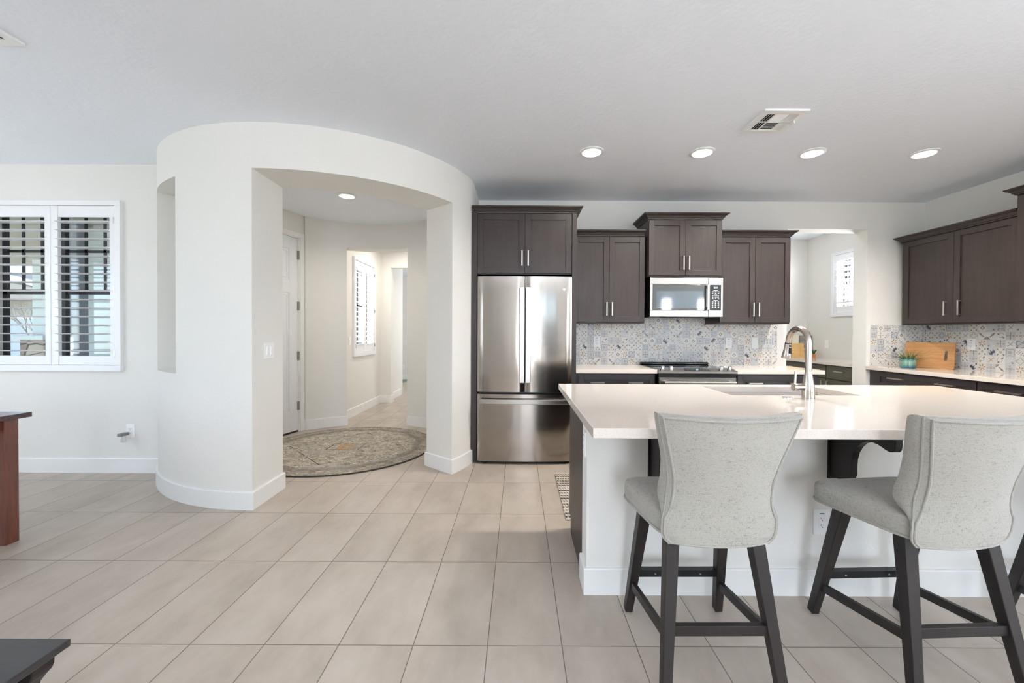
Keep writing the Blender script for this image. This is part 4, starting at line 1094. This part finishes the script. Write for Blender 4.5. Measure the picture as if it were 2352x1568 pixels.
MB().box(1.356, 2.094, 3.962, 3.99, .835, .885).build('gap_shade_strip', M['dark'], t)  # dark strip stands in for shade in the gap above the oven door
d = MB().box(1.352, 2.098, 3.945, 3.99, .24, .843).build('oven_door', M['steel2'], t, bevel=.006)
MB().box(1.43, 2.02, 3.940, 3.95, .34, .70).build('oven_window', M['glass_black'], d)
MB().tube([(1.385, 3.885, .800), (2.065, 3.885, .800)], .013, 16).box(1.395, 1.425, 3.885, 3.95, .79, .81).box(2.025, 2.055, 3.885, 3.95, .79, .81).build('handle', M['steel2'], d)
MB().box(1.352, 2.098, 3.95, 3.99, .07, .235).build('drawer', M['steel2'], t, bevel=.004)

# ---------------------------------------------------------------- island
iw = MB().box(.333, 2.822, 1.985, 2.118, 0, .875)
struct(iw.build('wall_island', M['wall']))
baseb('baseboard_island', [(.333, 2.118), (.333, 1.985), (2.822, 1.985), (2.822, 2.118)], -1)
t = thing('island_cabinet', 'dark brown base cabinet forming the kitchen side of the island', 'cabinet', (1.57, 2.4, 0))
MB().box(.345, 1.215, 2.119, 2.66, .10, .875).box(1.995, 2.80, 2.119, 2.66, .10, .875).box(1.215, 1.995, 2.119, 2.66, .10, .64).box(.36, 2.79, 2.119, 2.59, 0, .10).build('cabinet_body', M['low'], t)
MB().box(.334, .345, 2.1185, 2.655, .10, .875).box(.334, .345, 2.1185, 2.59, .0, .10).build('end_panel', M['cab'], t)
FI = ((0, 2.68, 0), (1, 0), (0, 1))
for a, b in ((.345, .80), (.80, 1.22), (1.22, 1.605), (1.605, 1.99), (1.99, 2.40), (2.40, 2.80)): door(FI, a, b, .11, .865, t, M['low'])
X0, X1, Y0_, Y1_ = .277, 2.88, 1.517, 2.845
SX0, SX1, SY0, SY1 = 1.23, 1.985, 2.358, 2.735
b = MB()
o_ = [(X0, Y0_), (X1, Y0_), (X1, Y1_), (X0, Y1_)]; i_ = [(SX0, SY0), (SX1, SY0), (SX1, SY1), (SX0, SY1)]
vs = [(x, y, z) for z in (.876, .914) for (x, y) in o_ + i_]
fs = []
for k in range(4):
    j = (k + 1) % 4
    fs += [(8 + k, 8 + j, 12 + j, 12 + k), (k, 4 + k, 4 + j, j), (k, j, 8 + j, 8 + k), (4 + k, 12 + k, 12 + j, 4 + j)]
b.add(vs, fs)
tag(b.build('island_countertop', M['quartz'], bevel=.0025), 'large pale quartz island worktop with the sink cut into it', 'countertop')
t = thing('sink', 'pale undermount sink set into the island worktop', 'sink', (1.6, 2.55, .68))
s = MB(); q = .006; zt, zb = .8755, .68
ou = [(SX0 - .012, SY0 - .012), (SX1 + .012, SY0 - .012), (SX1 + .012, SY1 + .012), (SX0 - .012, SY1 + .012)]
inn = [(SX0 + .001, SY0 + .001), (SX1 - .001, SY0 + .001), (SX1 - .001, SY1 - .001), (SX0 + .001, SY1 - .001)]
vs = [(x, y, zt) for x, y in ou] + [(x, y, zb - .01) for x, y in ou] + [(x, y, zt) for x, y in inn] + [(x + (.012 if x < 1.6 else -.012), y + (.012 if y < 2.5 else -.012), zb) for x, y in inn]
fs = [(12, 13, 14, 15), (4, 7, 6, 5)]
for k in range(4):
    j = (k + 1) % 4; fs += [(k, j, 8 + j, 8 + k), (k, 4 + k, 4 + j, j), (8 + k, 8 + j, 12 + j, 12 + k)]
s.add(vs, fs); s.build('basin', M['sink'], t, bevel=.004)
MB().lathe([(0, .681), (.045, .681), (.05, .684), (.044, .686), (0, .683)], (1.6, 2.56, 0), 24).build('drain', M['chrome'], t)

t = thing('faucet', 'tall brushed nickel gooseneck kitchen faucet at the island sink', 'faucet', (1.603, 2.268, .914))
fx, fy = 1.603, 2.268
MB().lathe([(0, .9143), (.0315, .9143), (.0315, .924), (.031, .955), (.0285, .985), (.0235, 1.02), (.0185, 1.05), (.0175, 1.062), (.0168, 1.064), (0, 1.064)], (fx, fy, 0), 32).build('faucet_body', M['faucet'], t)
pts = [(fx, fy, 1.06), (fx, fy, 1.12), (fx, fy, 1.18), (fx, fy, 1.212)]
Rr = .086
for i in range(1, 15): a = pi - i * (pi * .985) / 14; pts.append((fx, fy + Rr + Rr * cos(a), 1.212 + Rr * sin(a)))
pts.append((fx, pts[-1][1] + .001, pts[-1][2] - .004))
MB().tube(pts, .0162, 18).build('gooseneck', M['faucet'], t)
e = Vector(pts[-1]); sp_ = MB(); 
sp_.tube([e + Vector((0, 0, .0)), e + Vector((0, .0015, -.004)), e + Vector((0, .006, -.03)), e + Vector((0, .011, -.058)), e + Vector((0, .015, -.082)), e + Vector((0, .016, -.088))], [.0168, .0172, .019, .0225, .0275, .0265], 24)
sp = sp_.build('spray_head', M['faucet'], t)
MB().tube([e + Vector((.0, -.0002, .003)), e + Vector((0, .001, -.002))], .0176, 24).build('collar_ring', M['dark'], t)
MB().box(fx - .005, fx + .007, e.y - .022, e.y - .012, e.z - .062, e.z - .028).box(fx - .003, fx + .006, e.y - .021, e.y - .013, e.z - .022, e.z - .012).build('spray_button', M['dark'], sp, bevel=.002)
MB().tube([(fx - .01, fy, .972), (fx - .055, fy, .972), (fx - .060, fy, .972), (fx - .084, fy, .972)], [.0155, .0155, .0185, .0185], 24).build('valve_arm', M['faucet'], t)
MB().tube([(fx - .076, fy, .978), (fx - .073, fy, 1.01), (fx - .069, fy + .003, 1.062)], [.007, .0062, .0058], 14).build('lever', M['faucet'], t)
o = MB().lathe([(0, .9142), (.027, .9142), (.027, .917), (.023, .9185), (0, .918)], (1.488, 2.268, 0), 28).build('air_switch_cap', M['chrome']); tag(o, 'small round metal cap on the island worktop beside the faucet', 'cap')

# corbels under the overhang
def corbel(x, label):
    t = thing('corbel', label, 'corbel', (x + .014, 1.97, .6), 'corbels under the island overhang')
    w = .030
    sc = [(1.885, .585), (1.868, .60), (1.856, .63), (1.856, .665), (1.853, .70), (1.843, .735), (1.825, .765), (1.803, .787), (1.777, .801), (1.748, .806), (1.722, .804),
          (1.700, .798), (1.682, .791), (1.664, .788), (1.650, .792), (1.642, .801), (1.639, .815), (1.639, .8752)]
    MB().prism_axis([(1.977, .8752), (1.977, .585)] + sc, x, x + w, 'x').build('scroll_bracket', M['leg'], t, bevel=.0015)
    MB().box(x - .012, x + w + .012, 1.976, 1.9848, .57, .8752).build('back_plate', M['leg'], t, bevel=.001)
corbel(.640, 'dark wooden scroll corbel behind the stool nearer the refrigerator end of the island')
corbel(1.510, 'dark wooden scroll corbel in plain view over the seat of the second stool')

# ---------------------------------------------------------------- stools
def interp(tab, x):
    """smooth curve through the table (monotone cubic)"""
    n = len(tab); X = [p[0] for p in tab]; Y = [p[1] for p in tab]
    if x <= X[0]: return Y[0]
    if x >= X[-1]: return Y[-1]
    d = [(Y[i + 1] - Y[i]) / (X[i + 1] - X[i]) for i in range(n - 1)]
    m = [d[0]] + [0 if d[i - 1] * d[i] <= 0 else 2 * d[i - 1] * d[i] / (d[i - 1] + d[i]) for i in range(1, n - 1)] + [d[-1]]
    i = next(k for k in range(n - 1) if x <= X[k + 1]); h = X[i + 1] - X[i]; t = (x - X[i]) / h
    return (2 * t ** 3 - 3 * t * t + 1) * Y[i] + (t ** 3 - 2 * t * t + t) * h * m[i] + (3 * t * t - 2 * t ** 3) * Y[i + 1] + (t ** 3 - t * t) * h * m[i + 1]
def make_stool():
    t = thing('counter_stool', 'x', 'stool', (0, 0, 0), 'upholstered counter stools at the island')
    FT = {(-1, -1): (-.205, -.233), (1, -1): (.205, -.233), (-1, 1): (-.205, .233), (1, 1): (.205, .233)}
    TT = {(-1, -1): (-.150, -.130), (1, -1): (.150, -.130), (-1, 1): (-.165, .112), (1, 1): (.165, .112)}
    def at(k, z): f = (z - .004) / .556; return Vector((FT[k][0] + (TT[k][0] - FT[k][0]) * f, FT[k][1] + (TT[k][1] - FT[k][1]) * f, z))
    for k in FT:
        l = MB().bar(at(k, .006), at(k, .572), .034, .034, .050, .050, side=(1, 0, 0)).build('leg', M['leg'], t, bevel=.003)
        MB().lathe([(0, 0), (.012, 0), (.012, .007), (0, .007)], (FT[k][0], FT[k][1], 0), 14).build('floor_glide', M['glide'], l)
    def st(k1, z1, k2, z2, nm, w=.020, h=.034):
        a, b = at(k1, z1), at(k2, z2); d = (b - a).normalized(); return MB().bar(a + d * .012, b - d * .012, w, h).build(nm, M['leg'], t, bevel=.002)
    st((-1, -1), .222, (1, -1), .222, 'stretcher', .022, .036)
    st((-1, -1), .200, (-1, 1), .140, 'stretcher'); st((1, -1), .200, (1, 1), .140, 'stretcher')
    a, b = at((-1, 1), .20), at((1, 1), .20)
    fr = MB().bar(a + Vector((.012, 0, 0)), b - Vector((.012, 0, 0)), .024, .030).build('footrest', M['leg'], t, bevel=.002)
    MB().bar(a + Vector((.02, 0, .0155)), b - Vector((.02, 0, -.0155)), .030, .004).bar(a + Vector((.02, -.0135, .002)), b - Vector((.02, .0135, -.002)), .0025, .029).build('kick_plate', M['metal_dark'], fr)
    sc_ = MB()
    for x in (-.10, .10): sc_.lathe([(0, 0), (.0045, 0), (.003, .0018), (0, .002)], (x, a.y - .0148, .200), 10, M4=Matrix.Rotation(radians(90), 4, 'X'))
    sc_.build('screws', M['steel2'], fr)
    for k1, k2 in (((-1, -1), (1, -1)), ((-1, 1), (1, 1)), ((-1, -1), (-1, 1)), ((1, -1), (1, 1))):
        a, b = at(k1, .547), at(k2, .547); MB().bar(a, b, .026, .045).build('apron', M['leg'], t)
    MB().box(-.17, .17, -.14, .125, .562, .576).build('seat_base', M['leg'], t)
    # seat cushion: stacked rounded outlines
    cx_, cy_ = -.018, -.057
    def outline(ins, n=56):
        o = []
        for i in range(n):
            a = 2 * pi * i / n; c_, s_ = cos(a), sin(a); e = 2 / 6.5
            X = abs(c_) ** e * (1 if c_ >= 0 else -1); Y = abs(s_) ** e * (1 if s_ >= 0 else -1)
            hy = .200 - ins; y = Y * hy; hw = (.219 + .027 * Y) - ins
            o.append((cx_ + X * hw, cy_ + y + .004))
        return o
    L = [(.030, .574), (.008, .575), (.001, .579), (-.001, .588), (-.002, .610), (-.001, .634), (.001, .641), (.006, .646), (.030, .652), (.07, .657), (.12, .660), (.17, .661)]
    vs = []; fs = []; n = 56
    for ins, z in L: vs += [(x, y, z) for x, y in outline(ins)]
    for q in range(len(L) - 1):
        for i in range(n): j = (i + 1) % n; fs.append((q * n + i, q * n + j, (q + 1) * n + j, (q + 1) * n + i))
    fs.append(tuple(range(n - 1, -1, -1))); fs.append(tuple(range((len(L) - 1) * n, len(L) * n)))
    se = MB().add(vs, fs, 0, True).build('seat', M['fabric'], t)
    ol = outline(-.001); MB().tube([(x, y, .577) for x, y in ol + ol[:2]], .0045, 8, caps=False).build('seat_piping', M['piping'], se)
    # back
    HR = [(.550, .160), (.560, .176), (.580, .188), (.600, .191), (.636, .190), (.662, .178), (.70, .168), (.76, .166), (.82, .176), (.90, .197), (.96, .214), (1.01, .228)]
    HFt = [(.550, .160), (.560, .174), (.580, .186), (.640, .188), (.70, .190), (.76, .185), (.82, .188), (.90, .205), (.96, .221), (1.01, .233)]
    YB = [(.555, -.266), (.62, -.274), (.70, -.288), (.80, -.316), (.90, -.346), (1.01, -.380)]
    TH = [(.555, .010), (.625, .014), (.650, .030), (.685, .074), (.72, .088), (.80, .084), (.90, .078), (.98, .072), (1.01, .068)]
    nu, nv = 26, 26; cxb = -.018
    def back_pt(u, z, front):
        w = interp(HFt if front else HR, z); y = interp(YB, z); cv = .030 + .030 * max(0, (z - .62) / .38)
        y += cv * abs(u) ** 2.2
        if front: y += interp(TH, z) + .004 * (1 - u * u)
        return Vector((cxb + u * w, y, z + .004 * u * u * max(0, (z - .9) * 9)))
    z0, z1 = .553, .995
    vs = []; fs = []
    for fr_ in (0, 1):
        for j in range(nv + 1):
            for i in range(nu + 1): vs.append(back_pt(-1 + 2 * i / nu, z0 + (z1 - z0) * j / nv, fr_))
    N0 = (nu + 1) * (nv + 1); id_ = lambda i, j, f: f * N0 + j * (nu + 1) + i
    for f in (0, 1):
        for j in range(nv):
            for i in range(nu): fs.append((id_(i, j, f), id_(i + 1, j, f), id_(i + 1, j + 1, f), id_(i, j + 1, f)))
    # border with a rounded extra ring
    bd = [(i, 0) for i in range(nu)] + [(nu, j) for j in range(nv)] + [(i, nv) for i in range(nu, 0, -1)] + [(0, j) for j in range(nv, 0, -1)]
    nb = len(bd); K = 4; ring0 = len(vs); cen = Vector((cxb, -.25, .775))
    for k in range(1, K):
        f = k / K
        for (i, j) in bd:
            a, b = vs[id_(i, j, 0)], vs[id_(i, j, 1)]; m = a.lerp(b, f); ou = Vector((0, 0, 0)); amt = .010 * sin(pi * f) ** .7
            if i == 0: ou.x -= 1
            if i == nu: ou.x += 1
            if j == nv: ou.z += 1
            if j == 0: ou.z -= .3
            vs.append(m + ou * amt)
    def rid(q, k):
        q %= nb
        if k == 0: return id_(bd[q][0], bd[q][1], 0)
        if k == K: return id_(bd[q][0], bd[q][1], 1)
        return ring0 + (k - 1) * nb + q
    for k in range(K):
        for q in range(nb): fs.append((rid(q, k), rid(q + 1, k), rid(q + 1, k + 1), rid(q, k + 1)))
    ba = MB().add(vs, fs, 0, True).build('backrest', M['fabric'], t)
    pp = [vs[id_(i, j, 0)] for (i, j) in bd]; pp = pp + pp[:2]
    MB().tube([p + Vector((0, -.001, 0)) for p in pp], .0045, 8, caps=False).build('back_piping', M['piping'], ba)
    pq = [vs[rid(q, 1)] for q in range(nb)]; pq += pq[:2]
    MB().tube(pq, .0038, 8, caps=False).build('back_piping', M['piping'], ba)
    return t
s1 = make_stool()
SPOTS = [(.712, 1.633, 0.5, -.008, 0, 'oatmeal upholstered counter stool with dark legs, fully in view, nearest the refrigerator'),
         (1.560, 1.633, 2.5, -.056, 4.5, 'oatmeal upholstered counter stool with its back cut off, beside the low island outlet'),
         (2.43, 1.633, 2, 0, 0, 'counter stool at the far island end, only a sliver of dark leg in view')]
STOOLS = []
for k, (x, y, a, sx, sr, lb) in enumerate(SPOTS): STOOLS.append(s1 if k == 0 else dup(s1, (x, y, 0)))
for o, (x, y, a, sx, sr, lb) in zip(STOOLS, SPOTS):
    o.location = (x, y, 0); o.rotation_euler = (0, 0, radians(a)); o['label'] = lb
    for ch in o.children:                                   # the seat swivels on its legs
        if ch.name.split('.')[0] in ('seat', 'backrest'): ch.location.x += sx; ch.rotation_euler.z = radians(sr)

# ---------------------------------------------------------------- rugs
def flat_round(name, c_, R, h, mats, label, cat):
    b = MB(); n = 96
    for r0, z in ((R, .0015),): pass
    ring = lambda r, z: [(c_[0] + r * cos(2 * pi * i / n), c_[1] + r * sin(2 * pi * i / n), z) for i in range(n)]
    vs = ring(R, .001) + ring(R, h * .6) + ring(R - .004, h) + ring(R - .012, h)
    fs = [tuple(range(n - 1, -1, -1)), tuple(range(3 * n, 4 * n))]
    for q in range(3):
        for i in range(n): j = (i + 1) % n; fs.append((q * n + i, q * n + j, (q + 1) * n + j, (q + 1) * n + i))
    b.add(vs, fs, 0); b.m = [1] + [0] + [1] * (len(fs) - 2)
    return tag(b.build(name, mats), label, cat)
RC = (-1.885, 4.485)
flat_round('round_rug', RC, .935, .011, [rug_material(RC[0], RC[1], .935), plain('rug_edge_binding', srgb(44, 40, 38), .9)], 'round worn-pattern gray and beige rug on the foyer floor', 'rug')
o = MB().box(.325, 1.95, 2.76, 3.66, .001, .010).build('runner_rug', mat_runner(), bevel=.004); tag(o, 'striped woven beige runner on the kitchen floor behind the island', 'rug')
o = MB().prism([(-4.3, 10.9), (-2.9, 10.9), (-2.9, 10.25), (-3.9, 8.7), (-4.8, 9.2)], .001, .012).build('patterned_rug', M['green_rug']); tag(o, 'dark green patterned rug on the floor of the far room', 'rug')

# ---------------------------------------------------------------- plant and board on the right counter
tag(board('cutting_board', M['bamboo'], (4.235, 4.505), (4.405, 4.150), 0, .272, .018, lean=.03, hole=(.318, .340, .085, .185)), 'large bamboo cutting board with a hand slot leaning against the patterned tiles', 'cutting_board')
t = thing('potted_plant', 'spiky green plant in a teal glazed pot in front of the cutting board', 'plant', (4.118, 4.34, .914))
px_, py_ = 4.118, 4.34
MB().lathe([(0, .9145), (.056, .9145), (.063, .920), (.066, .935), (.066, 1.008), (.064, 1.012), (.060, 1.010), (.060, .995), (0, .993)], (px_, py_, 0), 40).build('pot', M['glaze'], t)
random.seed(11)
for nm, mt, cnt in (('leaves', 'leaf', 46), ('pale_leaves', 'leaf2', 16)):
    b = MB()
    for i in range(cnt):
        a = random.random() * 2 * pi; r = .015 + .03 * random.random(); ln = .07 + .11 * random.random(); tilt_ = random.random() ** .7 * 1.15
        p0 = Vector((px_ + r * cos(a), py_ + r * sin(a), .99)); seg = []
        for k in range(6):
            f = k / 5; out_ = ln * sin(tilt_) * f * (1 + .25 * f); upz = ln * cos(tilt_) * f - .035 * f * f * tilt_
            seg.append(p0 + Vector((cos(a) * out_, sin(a) * out_, upz)))
        w = .0035 + .0025 * random.random(); sd = Vector((-sin(a), cos(a), 0)); vs = []; fs = []
        for k, q in enumerate(seg):
            ww = w * (1 - (k / 5) ** 1.6) + .0003; vs += [q - sd * ww, q + Vector((0, 0, -.0012)), q + sd * ww]
        for k in range(5): fs += [(3 * k, 3 * k + 1, 3 * k + 4, 3 * k + 3), (3 * k + 1, 3 * k + 2, 3 * k + 5, 3 * k + 4)]
        b.add(vs, fs, 0, True)
    b.build(nm, M[mt], t)

# ---------------------------------------------------------------- furniture at the left edge
t = thing('console_table', 'reddish brown wooden table by the left picture edge with one square leg in view', 'table', (-3.7, 1.95, 0))
MB().box(-4.4, -3.004, 1.35, 2.53, .735, .765).build('tabletop', M['cherry_top'], t, bevel=.003)
for x in (-3.081, -4.33):
    for y in (2.395, 1.42): MB().box(x, x + .072, y, y + .07, 0, .735).build('leg', M['cherry'], t, bevel=.004)
MB().box(-4.26, -3.085, 2.42, 2.44, .66, .735).box(-4.26, -3.085, 1.45, 1.47, .66, .735).box(-3.06, -3.04, 1.49, 2.395, .66, .735).box(-4.31, -4.29, 1.49, 2.395, .66, .735).build('apron', M['cherry'], t)
t = thing('coffee_table', 'dark stained low table corner in the bottom left of the picture', 'table', (-1.8, .6, 0))
MB().box(-2.35, -1.186, .25, 1.082, .430, .450).build('tabletop', M['black_top'], t, bevel=.003)
pf = [(-1.192, .43), (-1.193, .412), (-1.198, .40), (-1.212, .385), (-1.228, .365), (-1.236, .34), (-1.240, .30), (-1.240, .06), (-1.225, 0), (-1.30, 0), (-1.30, .43)]
for y in (1.0, .30):
    MB().prism_axis(pf, y, y + .05, 'y').build('leg', M['leg'], t, bevel=.003)
    MB().prism_axis([(-3.536 - x, z) for x, z in pf], y, y + .05, 'y').build('leg', M['leg'], t, bevel=.003)
MB().box(-2.24, -1.30, 1.01, 1.03, .36, .43).box(-2.24, -1.30, .32, .34, .36, .43).box(-1.26, -1.24, .35, 1.0, .36, .43).build('apron', M['leg'], t)

# ---------------------------------------------------------------- outside the left window
struct(MB().box(-40, -3.5, 3.83, 40, -.12, -.02).build('ground_outside', M['ground']))
struct(MB().box(-14, 14, -14, -3.62, -.12, -.02).build('ground_patio', M['ground']))
struct(MB().box(-14, 14, -12.3, -12.0, -.02, 1.9).build('garden_wall', M['stucco_tan']))
struct(MB().box(-9.5, -3.4, 3.83, 6.7, 2.62, 2.74).box(-9.5, -3.4, 6.45, 6.7, 2.35, 2.74).build('porch_roof', M['stucco_tan']))
t = thing('porch_column', 'white stucco porch column on a stone base outside the wide window', 'column', (-7.6, 6.5, 0))
MB().box(-7.66, -7.30, 6.3, 6.66, -.02, 1.12).build('stone_base', M['stone'], t)
MB().box(-7.72, -7.24, 6.24, 6.72, 1.12, 1.19).build('cap', M['stucco_white'], t, bevel=.01)
MB().prism([(-7.56, 6.38), (-7.36, 6.38), (-7.36, 6.60), (-7.56, 6.60)], 1.19, 2.36).build('shaft', M['stucco_white'], t)
t = thing('porch_wall', 'gray stucco return of the house with a window just outside the glass', 'house wall', (-5.0, 5.6, 0))
MB().box(-5.74, -5.60, 5.2, 5.34, -.02, 2.62).build('grey_pier', M['stucco_grey'], t)
MB().box(-5.87, -4.9, 5.6, 5.8, -.02, 2.62).build('wall_face', M['stucco_white'], t)
MB().box(-6.4, -5.87, 5.64, 5.72, -.02, 2.62).build('pane', plain('bluish_pane', srgb(158, 190, 196), .12), t)
MB().box(-6.4, -4.9, 5.5, 5.6, -.02, .80).build('stone_band', M['stone'], t)
MB().box(-6.4, -4.9, 5.46, 5.62, .80, .86).build('ledge', M['stucco_white'], t)
t = thing('neighbor_house', 'tan house with a gray gable roof across the street outside the window', 'house', (-18, 18, 0))
MB().box(-28, -17.4, 17.0, 22, -.02, 2.6).build('house_walls', M['stucco_tan'], t)
MB().prism_axis([(-28.6, 2.5), (-16.6, 2.5), (-22.6, 3.85)], 16.4, 22.5, 'y').build('gable_roof', M['roof'], t)
MB().prism_axis([(-28.7, 2.40), (-28.6, 2.62), (-22.6, 4.0), (-16.6, 2.62), (-16.5, 2.40), (-22.6, 3.78)], 16.3, 16.4, 'y').build('fascia', M['stucco_white'], t)
MB().box(-22.5, -19.6, 16.93, 17.0, .0, 1.75).build('garage_door', plain('garage_door_paint', srgb(128, 136, 156), .6), t)
t = thing('bare_tree', 'leafless tree in the street outside the window', 'tree', (-11, 10.2, 0))
random.seed(5); b = MB()
def br(p, d, L, r, k):
    q = p + d * L * .5 + Vector((random.uniform(-.05, .05), 0, random.uniform(-.05, .05))) * L; e = p + d * L
    b.tube([p, q, e], [r, r * .8, r * .6], 5, caps=False)
    if k:
        for _ in range(3):
            nd = (d + Vector((random.uniform(-.9, .9), random.uniform(-.5, .5), random.uniform(-.25, .7)))).normalized(); br(e, nd, L * .68, r * .58, k - 1)
br(Vector((-11.9, 10.2, 0)), Vector((0, 0, 1)), .75, .04, 5)
b.build('branches', M['branch'], t)
